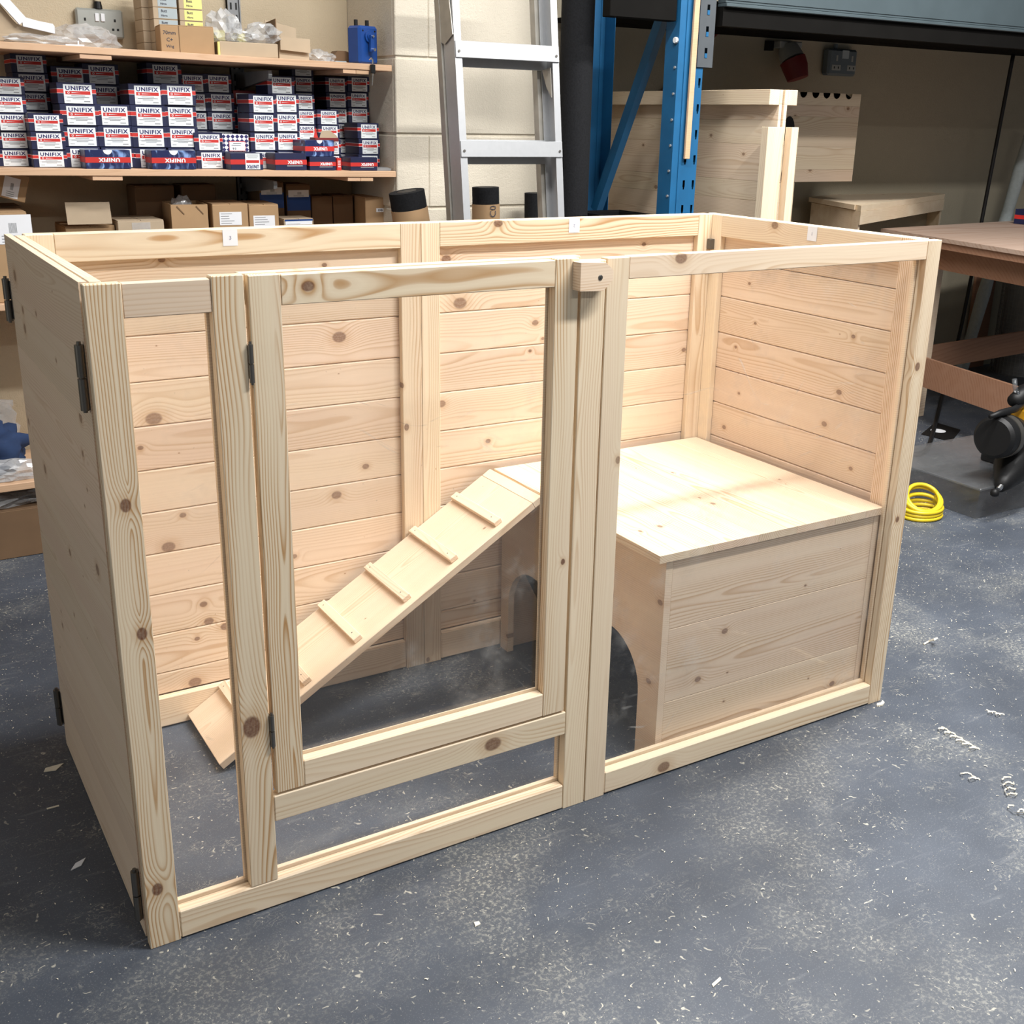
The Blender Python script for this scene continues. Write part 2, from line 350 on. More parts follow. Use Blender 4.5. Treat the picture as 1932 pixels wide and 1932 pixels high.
# ------------------------------------------------------------------ a board: local x runs along the grain
def bd(name, parent, x0, x1, y0, y1, z0, z1, mat=PINE, axis=None, grain=.5, tint=.3, knots=(), knotty=1.0, bev=.0012, label=None, cut=None):
    base = Vector(parent.location) if parent is not None and parent.parent is None else (Vector(parent.location)+Vector(parent.parent.location) if parent is not None else Vector())
    d = [x1-x0, y1-y0, z1-z0]; k = 'xyz'.index(axis) if axis else max(range(3), key=lambda i: d[i])
    oth = [i for i in range(3) if i != k]; th = min(oth, key=lambda i: d[i]); wd = [i for i in oth if i != th][0]
    E = [Vector([1 if i == j else 0 for j in range(3)]) for i in range(3)]
    X, Y = E[k], E[wd]; Z = X.cross(Y)
    rot = Matrix((X, Y, Z)).transposed()
    c = Vector(((x0+x1)/2, (y0+y1)/2, (z0+z1)/2))
    bm = new()
    if cut: cut(bm, rot, c)
    else: box(bm, -d[k]/2, d[k]/2, -d[wd]/2, d[wd]/2, -d[th]/2, d[th]/2, bev=bev)
    o = mk(name, bm, mat, parent, c-base); o.rotation_euler = rot.to_euler()
    woody(o, grain, tint, knotty)
    for nm, kn in zip(('knot_a', 'knot_b', 'knot_c'), knots):
        l = rot.transposed() @ (Vector(kn[0])-c); o[nm] = [l.x, l.y, kn[1]]
    if label: o['label'] = label
    return o
def woody(o, grain=.5, tint=.3, knotty=1.0):
    o['grain'] = float(grain); o['tint'] = float(tint); o['knotty'] = float(knotty)
    for nm in ('knot_a', 'knot_b', 'knot_c'): o[nm] = [9.0, 9.0, 0.0]
    return o
def K(px, py, ax, v, r): return (at(px, py, ax, v), r)
# ------------------------------------------------------------------ setting
def struct(name, bm, m, parent=None):
    o = mk(name, bm, m, parent)
    if parent is None: o['kind'] = 'structure'
    return o
bm = new(); quad(bm, (2.5, -1.2, 0), (1, 0, 0), (0, 1, 0), 15, 7.8); struct('floor', bm, FLOOR)
bm = new(); box(bm, -4, 1.42, 2.40, 2.52, 0, 2.6); struct('wall_back', bm, BUFF)
bm = new(); box(bm, 2.0, 9.5, 2.66, 2.78, 0, 2.6); struct('wall_rear', bm, BUFF2)
bm = new(); box(bm, -4.1, -4, -5, 2.5, 0, 2.6); struct('wall_left', bm, BUFF2)
bm = new(); box(bm, 1.424, 1.996, 2.006, 2.66, 0, 2.6); pier = struct('wall_pier', bm, CREAM)
for i in range(-1, 10):
    z0 = max(0.0, .075+.2475*(i-1)); z1 = .075+.2475*i
    if z1 <= .01: continue
    seams = [1.42, 1.545, 2.0] if i % 2 else [1.42, 2.0]
    for a, b in zip(seams, seams[1:]):
        bm = new(); box(bm, a+.0003, b-.0003, 2.0, 2.02, z0+.004, z1-.004, bev=.003)
        if a == 1.42: box(bm, 1.42, 1.43, 2.02, 2.40, z0+.004, z1-.004, bev=.003)
        mk('block', bm, CREAM, pier)
# ------------------------------------------------------------------ the pen
H, D, W = 1.137, .771, 1.8
pen = thing('pet_enclosure', 'large unpainted pine pet enclosure with clear front panes and open top, on dusty floor', 'enclosure')
def panel(name, x0, x1, y0, y1, z0, z1, mat=PINE):
    bm = new(); box(bm, x0, x1, y0, y1, z0, z1); o = mk(name, bm, mat, pen); return woody(o)
def bead(name, holes, y0, y1, wd=.006):       # thin bead round each opening; the part that stiles, rails and panes hang on
    bm = new()
    for (a, b, c, d) in holes:
        box(bm, a-.012, a+.004, y0, y1, c-.012, d+.012, bev=.0008); box(bm, b-.004, b+.012, y0, y1, c-.012, d+.012, bev=.0008)
        box(bm, a+.004, b-.004, y0, y1, c-.012, c+.005, bev=.0008); box(bm, a+.004, b-.004, y0, y1, d-.004, d+.012, bev=.0008)
    o = mk(name, bm, PINE, pen); return woody(o, .3, .3, 0)
def pane(parent, a, b, c, d, y):
    bm = new(); box(bm, a-.01, b+.01, y-.0015, y+.0015, c-.01, d+.01); return mk('pane', bm, ACRY, parent)
FT = .022
def screwhead(bm, c, n, r=.0035):
    c = Vector(c); cyl(bm, c, c+Vector(n)*.0012, r, r*.8, 12)
# front, left half
fl = bead('front_panel', [(.052, .181, .058, 1.086), (.2305, .846, .058, .178)], .0245, .034)
bd('stile', fl, 0, .052, 0, FT, 0, H, grain=.95, tint=.0, knotty=0, knots=[K(237, 954, 'y', 0, .0085), K(268, 1196, 'y', 0, .0085), K(297, 1678, 'y', 0, .0095)])
bd('stile', fl, .181, .2305, 0, FT, .0585, H+.003, grain=1.0, tint=.0, knotty=0, knots=[K(475, 1372, 'y', 0, .016)])
bd('stile', fl, .846, .8985, 0, FT, 0, H-.004, grain=.45, tint=.05, knotty=0)
bd('rail', fl, .0525, .1805, .002, FT, 1.086, H-.001, grain=.35, tint=.7, knotty=0)
bd('rail', fl, .0525, .8455, 0, FT, 0.002, .058, grain=.45, tint=.25, knotty=0, bev=.0025)
bd('rail', fl, .231, .8455, 0, FT, .178, .230, grain=.8, tint=.05, knotty=0, bev=.002, knots=[K(930, 1404, 'y', 0, .0145)])
bd('header', fl, .231, .86, .0265, .045, 1.09, H+.002, grain=.3, tint=.2)
pane(fl, .052, .181, .058, 1.086, .0232); pane(fl, .2305, .846, .058, .178, .0232)
# door
dr = bead('door', [(.288, .790, .285, 1.090)], .0245, .0262)
dr['label'] = 'hinged pine door with clear pane'
bd('stile', dr, .2375, .288, 0, FT, .2345, H+.001, grain=.95, tint=.05, knotty=0)
bd('stile', dr, .790, .840, 0, FT, .2345, H+.002, grain=1.0, tint=.05, knotty=0, knots=[K(1062, 1060, 'y', 0, .005)])
bd('rail', dr, .2885, .7895, 0, FT, 1.090, H, grain=.85, tint=.0, knotty=0, knots=[K(581, 540, 'y', 0, .0085)])
bd('rail', dr, .2885, .7895, 0, FT, .2345, .285, grain=.25, tint=.35, knotty=0, bev=.002)
pane(dr, .288, .790, .285, 1.090, .0232)
def barrel(parent, p, q, r=.0065, label=None, leaf=None):
    p = Vector(p); q = Vector(q); m = (p+q)/2; e = (q-p).normalized()*.0012
    bm = new(); cyl(bm, p, m-e, r, n=14); cyl(bm, m+e, q, r, n=14); cyl(bm, p-e*3, q+e*4, r*.5, n=10)
    if leaf: box(bm, *leaf, bev=.0004)
    return mk('hinge', bm, STEEL, parent, smooth='auto')
for za, zb in ((.974, 1.034), (.332, .392)):
    barrel(dr, (.2342, -.003, za), (.2342, -.003, zb), .0042, leaf=(.2332, .2352, -.002, .018, za+.004, zb-.004))
# turn button
bm = new(); prism(bm, [(.826, 1.084), (.876, 1.082), (.896, 1.100), (.896, 1.118), (.880, 1.1315), (.826, 1.1335)], 'y', -.026, -.0005)
lt = mk('turn_button', bm, PINE, pen); woody(lt, .5, .75, 0); lt['label'] = 'wooden turn button with clipped corners'
bm = new(); screwhead(bm, (.8685, -.026, 1.106), (0, -1, 0), .0052); cyl(bm, (.8685, -.0275, 1.106), (.8685, -.0285, 1.106), .0014, n=8); mk('screw', bm, STEEL, lt)
# front, right half
fr = bead('front_panel', [(.951, 1.757, .055, 1.096)], .0245, .034)
bd('stile', fr, .9015, .951, 0, FT, 0, H-.001, grain=.25, tint=.25, knotty=0, knots=[K(1166, 868, 'y', 0, .006)])
bd('stile', fr, 1.757, W, 0, FT, 0, H, grain=.8, tint=.25, knotty=0, knots=[K(1731, 692, 'y', 0, .008), K(1693, 980, 'y', 0, .006)])
bd('rail', fr, .9515, 1.7565, .001, FT, 1.096, H, grain=.55, tint=.55, knotty=0, knots=[K(1286, 487, 'y', 0, .011)])
bd('rail', fr, .9515, 1.7565, 0, FT, .003, .055, grain=.6, tint=.1, knotty=0, bev=.0025, knots=[K(1252, 1447, 'y', 0, .013)])
pane(fr, .951, 1.757, .055, 1.096, .0232)
# back panels
JO = [.078, .132, .230, .329, .427, .526, .624, .723, .821, .920, 1.018, 1.125]
def tongue_boards(p, fixed, rng, side, inner, outer, kn=()):
    for i, (za, zb) in enumerate(zip(JO, JO[1:])):
        ks = [k for k in kn if za < k[0].z < zb][:3]
        a = dict(grain=random.uniform(.3, .6), tint=random.uniform(.5, .95), knotty=.3 if not ks else .15, bev=.0024, knots=ks)
        if side == 'y': bd('board', p, rng[0], rng[1], inner, outer, za+.0006, zb-.0006, **a)
        else: bd('board', p, inner, outer, rng[0], rng[1], za+.0006, zb-.0006, **a)
YB = .7515
def back(x0, x1, s0, s1, kn, rk):
    p = panel('back_panel', x0+.004, x1-.004, .7665, .7695, .004, H-.006)
    tongue_boards(p, None, (x0+.03, x1-.03), 'y', YB, .766, kn)
    bd('stile', p, x0, s0, .733, .7505, 0, H, grain=.5, tint=.1, knotty=.6)
    bd('stile', p, s1, x1, .733, .7505, 0, H, grain=.6, tint=.2, knotty=.9, knots=[K(810, 484, 'y', .733, .0085), K(820, 942, 'y', .733, .0095)] if x1 > 1.5 else [K(758, 728, 'y', .733, .006)])
    bd('rail', p, s0+.0005, s1-.0005, .733, .7505, 1.081, H, grain=.9, tint=.0, knotty=0, knots=rk)
    bd('rail', p, s0+.0005, s1-.0005, .733, .7505, 0.003, .079, grain=.4, tint=.4, knotty=.3, bev=.003)
    bd('top_batten', p, x0, x1, .7512, .771, 1.1265, H, grain=.3, tint=.1, knotty=0)
    return p
yk = lambda *q: K(*q)
bk1 = back(.0325, .8875, .085, .836, [yk(640, 636, 'y', YB, .013), yk(305, 490, 'y', YB, .006), yk(612, 500, 'y', YB, .005), yk(290, 790, 'y', YB, .014), yk(265, 845, 'y', YB, .005), yk(690, 880, 'y', YB, .007), yk(635, 934, 'y', YB, .010),
    yk(318, 1032, 'y', YB, .012), yk(345, 972, 'y', YB, .006), yk(672, 938, 'y', YB, .004), yk(384, 1140, 'y', YB, .007), yk(394, 1172, 'y', YB, .009), yk(425, 1182, 'y', YB, .009), yk(372, 1205, 'y', YB, .005), yk(368, 1287, 'y', YB, .012), yk(555, 1050, 'y', YB, .006)], [])
bk2 = back(.8885, 1.7675, .937, 1.720, [yk(1215, 461, 'y', YB, .0055), yk(842, 489, 'y', YB, .010), yk(1010, 609, 'y', YB, .0075), yk(1024, 639, 'y', YB, .004), yk(1290, 660, 'y', YB, .006), yk(833, 762, 'y', YB, .009), yk(921, 832, 'y', YB, .006), yk(1000, 662, 'y', YB, .004), yk(868, 572, 'y', YB, .014)], [K(940, 421, 'y', .733, .010)])
bm = new(); box(bm, 1.752, 1.7655, .716, .7325, 1.045, 1.072, bev=.001); mk('hinge', bm, STEEL, bk2)
bm = new(); box(bm, 1.752, 1.7655, .716, .7325, .995, 1.022, bev=.001); mk('hinge', bm, STEEL, bk2)
# right side
rs = panel('side_panel', 1.7965, 1.7985, .036, .767, .004, H-.006)
XR = 1.782
tongue_boards(rs, None, (.06, .71), 'x', XR, 1.796, [K(1414, 535, 'x', XR, .004), K(1425, 610, 'x', XR, .004), K(1388, 655, 'x', XR, .004), K(1610, 635, 'x', XR, .005), K(1366, 806, 'x', XR, .006), K(1583, 740, 'x', XR, .007), K(1394, 742, 'x', XR, .004), K(1605, 884, 'x', XR, .005), K(1555, 800, 'x', XR, .007)])
bd('stile', rs, 1.765, 1.7815, .692, .7325, 0, H, grain=.3, tint=.15, knotty=0)
bd('stile', rs, 1.765, 1.7815, .0355, .082, 0, H, grain=1.0, tint=.6, knotty=0)
bd('rail', rs, 1.765, 1.7815, .0825, .6915, 1.081, H, grain=.4, tint=.2, knotty=0, knots=[K(1462, 425, 'x', 1.765, .0095)])
bd('rail', rs, 1.765, 1.7815, .0825, .6915, .003, .079, grain=.3, tint=.5)
bd('top_batten', rs, 1.782, W, .0355, .771, 1.1265, H, grain=.3, tint=.0, knotty=0)
# left side: flush outer boards, frame inside
ls = panel('side_panel', .0125, .0135, .036, .767, .004, H-.006)
for i, (za, zb) in enumerate(zip([.002]+JO[1:], JO[1:-1]+[H])):
    kn = [k for k in [K(28, 520, 'x', 0, .012), K(68, 592, 'x', 0, .005), K(43, 585, 'x', 0, .008), K(47, 620, 'x', 0, .010), K(106, 680, 'x', 0, .004), K(85, 885, 'x', 0, .010), K(152, 788, 'x', 0, .009), K(156, 856, 'x', 0, .006),
                      K(54, 795, 'x', 0, .007), K(132, 1042, 'x', 0, .007), K(184, 1075, 'x', 0, .010), K(118, 1180, 'x', 0, .006), K(160, 955, 'x', 0, .003), K(140, 1160, 'x', 0, .004)] if za < k[0].z < zb][:3]
    bd('board', ls, 0, .012, .0355, .771, za, zb-.0002, grain=.3, tint=random.uniform(.5, .8), knotty=.4, bev=.0003, knots=kn)
bd('stile', ls, .014, .032, .0355, .085, 0, H, grain=.4, tint=.2)
bd('stile', ls, .014, .032, .686, .7325, 0, H, grain=.4, tint=.2)
bd('rail', ls, .014, .032, .0855, .6855, 1.081, H, grain=.4, tint=.2)
bd('rail', ls, .014, .032, .0855, .6855, .003, .079, grain=.4, tint=.2)
for (y, za, zb) in ((.040, .948, 1.046), (.040, .040, .137)):
    barrel(ls, (-.0068, y, za), (-.0068, y, zb), .0068, leaf=(-.0012, -.0002, y-.004, y+.012, za+.004, zb-.004))
for (za, zb) in ((.966, 1.050), (.051, .137)):
    barrel(ls, (-.007, .776, za), (-.007, .776, zb), .0068, leaf=(-.0012, -.0002, .762, .776, za+.004, zb-.004))
# paper numbers taped inside
def paper_tag(parent, c, ex, n, s, flip=False):
    bm = new(); c = Vector(c); ex = Vector(ex)
    quad(bm, c, ex, (0, 0, 1), .032, .034)
    text(bm, s, facing(c+Vector(n)*.0006, .008, ex if not flip else -ex, (0, 0, 1 if not flip else -1)), 1, .01)
    base = Vector(parent.location)
    o = mk('paper_tag', bm, [PAPER, PENCIL], parent); o['label'] = 'white paper tag with pencilled number '+s
paper_tag(bk1, (.437, .7322, 1.1185), (1, 0, 0), (0, -1, 0), '3')
paper_tag(bk2, (1.316, .7322, 1.1185), (1, 0, 0), (0, -1, 0), '2', True)
paper_tag(rs, (1.7642, .357, 1.1185), (0, -1, 0), (-1, 0, 0), '1')
# ------------------------------------------------------------------ hide box with platform top
hx0, hx1, hy0, hy1, hz = 1.115, 1.758, .040, .726, .512
hide = thing('hide_box', 'pine hide box with two arched doorways and flat platform top inside the enclosure', 'hide box', ((hx0+hx1)/2, (hy0+hy1)/2, 0))
ys = [hy0-.008, .16, .285, .42, .555, .655, hy1+.005]
xs = [hx0-.025, 1.235, 1.365, 1.48, 1.60, 1.70, hx1+.003]
for i, (a, b) in enumerate(zip(xs, xs[1:])):  # platform boards run front to back
    bd('top_board', hide, a, b-.0003, hy0-.008, hy1+.004, hz-.018, hz, axis='y', grain=.6, tint=[.2, .8, .15, .7, .3, .6][i], knotty=.5, bev=.0003, knots=[[K(1245, 993, 'z', hz, .006)], [], [K(1345, 950, 'z', hz, .006)], [], [], []][i])
def arch_cut(bm, rot, c):
    prof = [(hy0+.0185, 0), ]
    out = [(hy0, 0.0), (hy0+.067, 0)]
    def arch(ya, yb, zt):
        m = (ya+yb)/2; r = (yb-ya)/2
        return [(ya, 0)]+[(m-r*math.cos(t), zt-r+r*math.sin(t)) for t in [PI*i/20 for i in range(21)]]+[(yb, 0)]
    pts = [(hy0, 0)]+arch(.112, .352, .270)+arch(.452, .688, .262)+[(hy1, 0), (hy1, hz-.0185), (hy0, hz-.0185)]
    A = []; B = []
    for lst, xx in ((A, hx0), (B, hx0+.018)):
        for (y, z) in pts: lst.append(bm.verts.new(rot.transposed() @ (Vector((xx, y, z))-c)))
    n = len(pts); F = [bm.faces.new(A), bm.faces.new(B[::-1])]
    for i in range(n): F.append(bm.faces.new((A[i], B[i], B[(i+1) % n], A[(i+1) % n])))
    bmesh.ops.triangulate(bm, faces=F[:2]); bmesh.ops.recalc_face_normals(bm, faces=bm.faces[:])
bd('arched_side', hide, hx0, hx0+.018, hy0, hy1, 0, hz-.0185, axis='y', grain=.3, tint=.55, knotty=.8, cut=arch_cut)
bd('side', hide, hx1-.018, hx1, hy0, hy1, 0, hz-.0185, axis='y', grain=.3, tint=.5)
for a, b, t in ((.002, .152, .5), (.1525, .330, .65), (.3305, hz-.0185, .55)):
    bd('front_board', hide, hx0+.0185, hx1-.0185, hy0+.001, hy0+.018, a, b, axis='x', grain=.6, tint=t, knotty=.3, bev=.0011,
       knots=[k for k in [K(1368, 1191, 'y', hy0, .007), K(1317, 1282, 'y', hy0, .007), K(1570, 1290, 'y', hy0, .007), K(1520, 1105, 'y', hy0, .003)] if a < k[0].z < b])
bd('back_board', hide, hx0+.0185, hx1-.0185, hy1-.018, hy1-.001, .002, hz-.0185, axis='x', grain=.4, tint=.5)
# ------------------------------------------------------------------ ramp
rx0, rz0, rx1, rz1 = .262, .020, 1.080, .514
th = math.atan2(rz1-rz0, rx1-rx0); L = math.hypot(rz1-rz0, rx1-rx0)
rm = thing('ramp', 'sloping pine ramp with six cleats leading up to the hide box platform', 'ramp', (rx0, .607, rz0), (0, -th, 0))
def rbd(name, u0, u1, y0, y1, w0, w1, axis, **k):
    d = (u1-u0, y1-y0, w1-w0); o = None
    bm = new(); c = Vector(((u0+u1)/2, (y0+y1)/2, (w0+w1)/2))
    if axis == 'x': box(bm, -d[0]/2, d[0]/2, -d[1]/2, d[1]/2, -d[2]/2, d[2]/2, bev=.0012); rot = (0, 0, 0)
    else: box(bm, -d[1]/2, d[1]/2, -d[0]/2, d[0]/2, -d[2]/2, d[2]/2, bev=.0012); rot = (0, 0, PI/2)
    o = mk(name, bm, PINE, rm, c, rot); woody(o, **k); return o
board = rbd('ramp_board', 0.004, L-.030, -.124, .124, -.018, 0, 'x', grain=.35, tint=.55, knotty=.45)
rbd('end_strip', L-.0295, L-.002, -.124, .124, -.018, 0, 'y', grain=.3, tint=.35, knotty=0)
for f in (.112, .270, .424, .576, .727, .872):
    c_ = rbd('cleat', f*L-.010, f*L+.012, -.104, .120, .0003, .0125, 'y', grain=.4, tint=.5, knotty=0)
    bm = new()
    for s in (-.084, .092): cyl(bm, (s, 0, .0061), (s, 0, .0066), .0016, n=8)
    mk('nail_heads', bm, STEEL, c_)['kind'] = 'stuff'
# ------------------------------------------------------------------ wall shelving
def zs1(x): return 1.5516-.0132*x
def zs2(x): return 1.2068-.0113*x
def zs3(x): return .815-.004*x
def shelf(label, z, tilt, batt, x1):
    r = thing('wall_shelf', label, 'shelf', (0, 2.0, z), (0, math.atan(tilt), 0), 'pine shelves in the alcove')
    b = mk('shelf_board', (lambda m: (box(m, -1.3, x1, 0, .395, -.02, 0, bev=.0015), m)[1])(new()), SHELFWOOD, r); woody(b, .35, .4, .6)
    for i, (a, c) in enumerate(batt):
        for (p, q) in ((a, (a+c)/2-.0004), ((a+c)/2+.0004, c)) if i else ((a, c),):
            o = mk('batten', (lambda m: (box(m, p, q, .004, .38, -.0335, -.0205, bev=.001), m)[1])(new()), SHELFWOOD, r); woody(o, .3, .2+.3*(p == a), .3)
    return r
shelf('pine wall shelf holding bags, hinge cartons and the blue crank box', 1.5516, .0132, [(.412, .502), (1.234, 1.326)], 1.408)
shelf('pine wall shelf crowded with navy and red screw cartons', 1.2068, .0113, [(.415, .503), (1.240, 1.333)], 1.417)
shelf('pine wall shelf behind the enclosure holding brown cardboard cartons', .815, .004, [(.4, .49)], 1.41)
up = thing('twin_slot_upright', 'grey slotted metal shelf upright with brackets, fixed to the alcove wall', 'shelf upright', (1.0, 2.39, .7))
bm = new(); box(bm, -.022, .022, -.004, .0095, -.1, 1.5); box(bm, -.022, -.018, -.012, .0095, -.1, 1.5); box(bm, .018, .022, -.012, .0095, -.1, 1.5); mk('channel', bm, GREYMET, up)
bm = new()
for k in range(40):
    for s in (-1, 1): box(bm, s*.009-.003, s*.009+.003, -.0045, -.0038, -.06+k*.038, -.06+k*.038+.022)
mk('slots', bm, BLACK, up)['kind'] = 'stuff'
for zz in (zs1(1.0), zs2(1.0), zs3(1.0)):
    z = zz-.7-.036
    bm = new(); prism(bm, [(-.005, z), (-.005, z-.052), (-.08, z-.050), (-.34, z-.025), (-.345, z-.012), (-.34, z)], 'x', -.006, .006); mk('bracket', bm, GREYMET, up)
# ------------------------------------------------------------------ screw cartons
ORD = ['bottom', 'second', 'third', 'fourth', 'fifth', 'sixth', 'seventh']
NTH = ['first', 'second', 'third', 'fourth', 'fifth', 'sixth', 'seventh', 'eighth', 'ninth', 'tenth', 'eleventh', 'twelfth']
_cm = {}
def carton_meshes(wd, h, dp, lw):
    k = (round(wd, 3), round(h, 3), dp)
    if k in _cm: return _cm[k]
    bm = new(); b0, b1 = .50*h, .70*h
    box(bm, -wd/2, wd/2, 0, dp, 0, h, bev=.0012)
    box(bm, -wd/2-.0003, wd/2+.0003, -.0003, dp, b0, b1, 1)
    for zz in (b0, b1): box(bm, -wd/2-.0004, wd/2+.0004, -.0005, dp, zz-.0005, zz+.0005, 2)
    body = mk('tmp', bm, [NAVY, RED, LBL])
    lh = h*.88; ox = wd*.03; bm = new(); y = -.0009
    box(bm, ox-lw/2, ox+lw/2, y, 0, h*.03, h*.03+lh, 0)
    zt = h*.03+lh
    quad(bm, (ox, y-.0001, zt-lh*.435), (1, 0, 0), (0, 0, 1), lw*.88, lh*.185, 1)
    cyl(bm, (ox-lw*.33, y-.0002, zt-lh*.435), (ox-lw*.33, y-.0003, zt-lh*.435), lh*.06, n=10, mi=0)
    cyl(bm, (ox-lw*.33, y-.0003, zt-lh*.435), (ox-lw*.33, y-.0004, zt-lh*.435), lh*.035, n=10, mi=1)
    prism(bm, [(ox-lw*.22, zt-lh*.40), (ox-lw*.22, zt-lh*.47), (ox-lw*.19, zt-lh*.45), (ox+lw*.13, zt-lh*.435), (ox-lw*.19, zt-lh*.42)], 'y', y-.0004, y-.0002, 0)
    for (a, b, c, d) in ((0, .50, .595, .035), (0, .80, .68, .04), (-.06, .86, .665, .012), (0, .42, .755, .035), (-.36, .16, .88, .03), (.30, .22, .89, .05)):
        quad(bm, (ox+a*lw, y-.0001, zt-lh*c), (1, 0, 0), (0, 0, 1), lw*b*.98, lh*d, 2)
    lab = mk('tmp', bm, [LBL, RED, LINEG])
    bm = new(); text(bm, 'UNIFIX', facing((ox, y-.0003, zt-lh*.19), lh*.23, (1, 0, 0)), 0, .034, lw*.86/(lh*.23)); let = mk('tmp', bm, INKB)
    r = (body.data, lab.data, let.data)
    for o in (body, lab, let): bpy.data.objects.remove(o)
    _cm[k] = r; return r
def screw_carton(x, y, z, wd, h, dp, lw, label, grp, rz=0):
    m = carton_meshes(wd, h, dp, lw)
    b = link('screw_carton', m[0], None, (x, y, z)); b.rotation_euler.z = rz
    tag(b, label, 'carton', grp)
    l = link('front_label', m[1], b); link('lettering', m[2], l)
    return b
# label's left and right pixel at the lowest level, top pixel of that label, levels, pixel pitch, depth, first level
FRONT = [(71, 118, 283, 3, 34.5, 2.075), (127, 180, 240, 3, 40, 2.085, 1), (194, 243, 242, 2, 39.5, 2.085, 1), (260, 308, 246, 3, 38.5, 2.085, 1), (321, 367, 249, 3, 38, 2.085, 1), (379, 418, 288, 2, 32.5, 2.07),
         (480, 517, 257, 3, 32.5, 2.10, 1), (525, 561, 258, 3, 32.5, 2.10, 1), (566, 594, 270, 4, 25.4, 2.12, 1), (608, 637, 243, 2, 25.4, 2.10, 2), (683, 712, 271, 2, 26, 2.09, 1)]
BACK = [(5, 52, 281, 5, 34.6, 2.13), (50, 98, 283, 6, 35, 2.24), (122, 170, 283, 5, 37, 2.24), (182, 230, 283, 5, 37.5, 2.24), (299, 345, 284, 5, 37, 2.24), (356, 393, 286, 5, 33, 2.24), (404, 441, 287, 5, 32.6, 2.24),
        (563, 592, 292, 7, 25.6, 2.25), (626, 655, 294, 6, 25.2, 2.23), (666, 694, 297, 6, 25.2, 2.22)]
G1 = 'navy and red screw cartons, front row of stacks'; G2 = 'navy and red screw cartons, shaded back row of stacks'
SH = {}
def stacks(lst, row, grp):
    for i, s in enumerate(lst):
        x0, x1, py, n, pitch, yd = s[:6]; l0 = s[6] if len(s) > 6 else 0
        a = at(x0, py, 'z', 1.3) if 0 else at(x0, py, 'y', yd); b = at(x1, py, 'y', yd)
        lw = b.x-a.x; h = pitch*(lw/(x1-x0))*1.0; wd = lw*1.37; xc = (a.x+b.x)/2-.03*wd
        lo = l0 if l0 == 0 else 0
        for k in range(lo, n+l0):
            jx = random.uniform(-.002, .002); jy = random.uniform(-.006, .008)
            top = k == n+l0-1
            who = f"navy screw carton with white label, {ORD[k] if k == 0 else ORD[k]+' from shelf'} in {NTH[i]} {row} stack from left"
            screw_carton(xc+jx, yd+(jy if k else 0), zs2(xc)+.0006+k*h, wd, h-.0006, .13 if yd > 2.15 else .12, lw, who, grp)
        SH[row, i] = (xc, yd, h, n+l0, wd)
stacks(FRONT, 'front', G1); stacks(BACK, 'rear', G2)
xI, yI, hI, nI, wI = SH['front', 6]; xJ = SH['front', 7][0]
a = at(513, 159, 'y', 2.10); b = at(550, 159, 'y', 2.10)
screw_carton((a.x+b.x)/2-.002, 2.102, zs2(xI)+.001+nI*hI, (b.x-a.x)*1.37, hI-.0006, .12, b.x-a.x, 'navy screw carton bridging the tops of two front stacks near the shelf middle', G1)
# single odd cartons
def odd_box(name, label, cat, px0, px1, yd, z0, h, dp, mat, grp=None, rz=0):
    a = at(px0, 300, 'y', yd).x; b = at(px1, 300, 'y', yd).x
    bm = new(); box(bm, -(b-a)/2, (b-a)/2, 0, dp, 0, h, bev=.0012)
    o = mk(name, bm, mat, None, ((a+b)/2, yd, z0)); o.rotation_euler.z = rz; tag(o, label, cat, grp); return o, b-a
xk = at(446, 300, 'y', 2.085).x
under, wk = odd_box('screw_carton', 'navy screw carton under the blue and white chequered carton', 'carton', 420, 478, 2.09, zs2(xk)+.0004, .053, .12, NAVY)
bm = new(); box(bm, -wk/2-.0004, wk/2+.0004, -.0006, .12, .026, .037); mk('band', bm, RED, under)
chk, wk = odd_box('chequered_carton', 'white carton chequered with navy diamonds, red edged label in the corner', 'carton', 420, 471, 2.085, zs2(xk)+.0540, .054, .12, WHITE)
bm = new()
for i in range(6):
    for j in range(4):
        if (i+j) % 1 == 0:
            cx, cz = -wk/2+wk*(i+.5)/6, .054*(j+.5)/4
            prism(bm, [(cx-wk/13, cz), (cx, cz-.0066), (cx+wk/13, cz), (cx, cz+.0066)], 'y', -.0008, -.0003)
mk('diamonds', bm, INKB, chk)
bm = new(); box(bm, -wk*.24, wk*.36, -.0018, -.0008, .002, .033, 1); box(bm, -wk*.225, wk*.345, -.0022, -.0008, .0035, .031, 0)
for c, d, e in ((.06, .3, .026), (.02, .34, .020)): quad(bm, (c*wk, -.0024, e), (1, 0, 0), (0, 0, 1), wk*d, .0015, 2)
text(bm, '9 0', facing((-.05*wk, -.0024, .0095), .007), 2, .03); mk('front_label', bm, [LBL, RED, INK], chk)
redb, wk = odd_box('red_carton', 'red carton with small white label on top of a dark rear stack', 'carton', 447, 488, 2.25, zs2(.98)+.0005+.050*4, .047, .12, REDD)
bm = new(); box(bm, -wk*.38, wk*.46, -.001, 0, .004, .038, 0); quad(bm, (-.2*wk, -.0012, .032), (1, 0, 0), (0, 0, 1), wk*.3, .004, 1); quad(bm, (-.22*wk, -.0012, .022), (1, 0, 0), (0, 0, 1), wk*.25, .003, 2); mk('front_label', bm, [LBL, RED, LINEG], redb)
for k in range(4):
    xx = at(466, 260, 'y', 2.25).x
    screw_carton(xx-.006, 2.25, zs2(xx)+.0006+k*.050, .072, .0494, .12, .05, f'navy screw carton in shadow under the red carton, {ORD[k]} of that stack', G2)
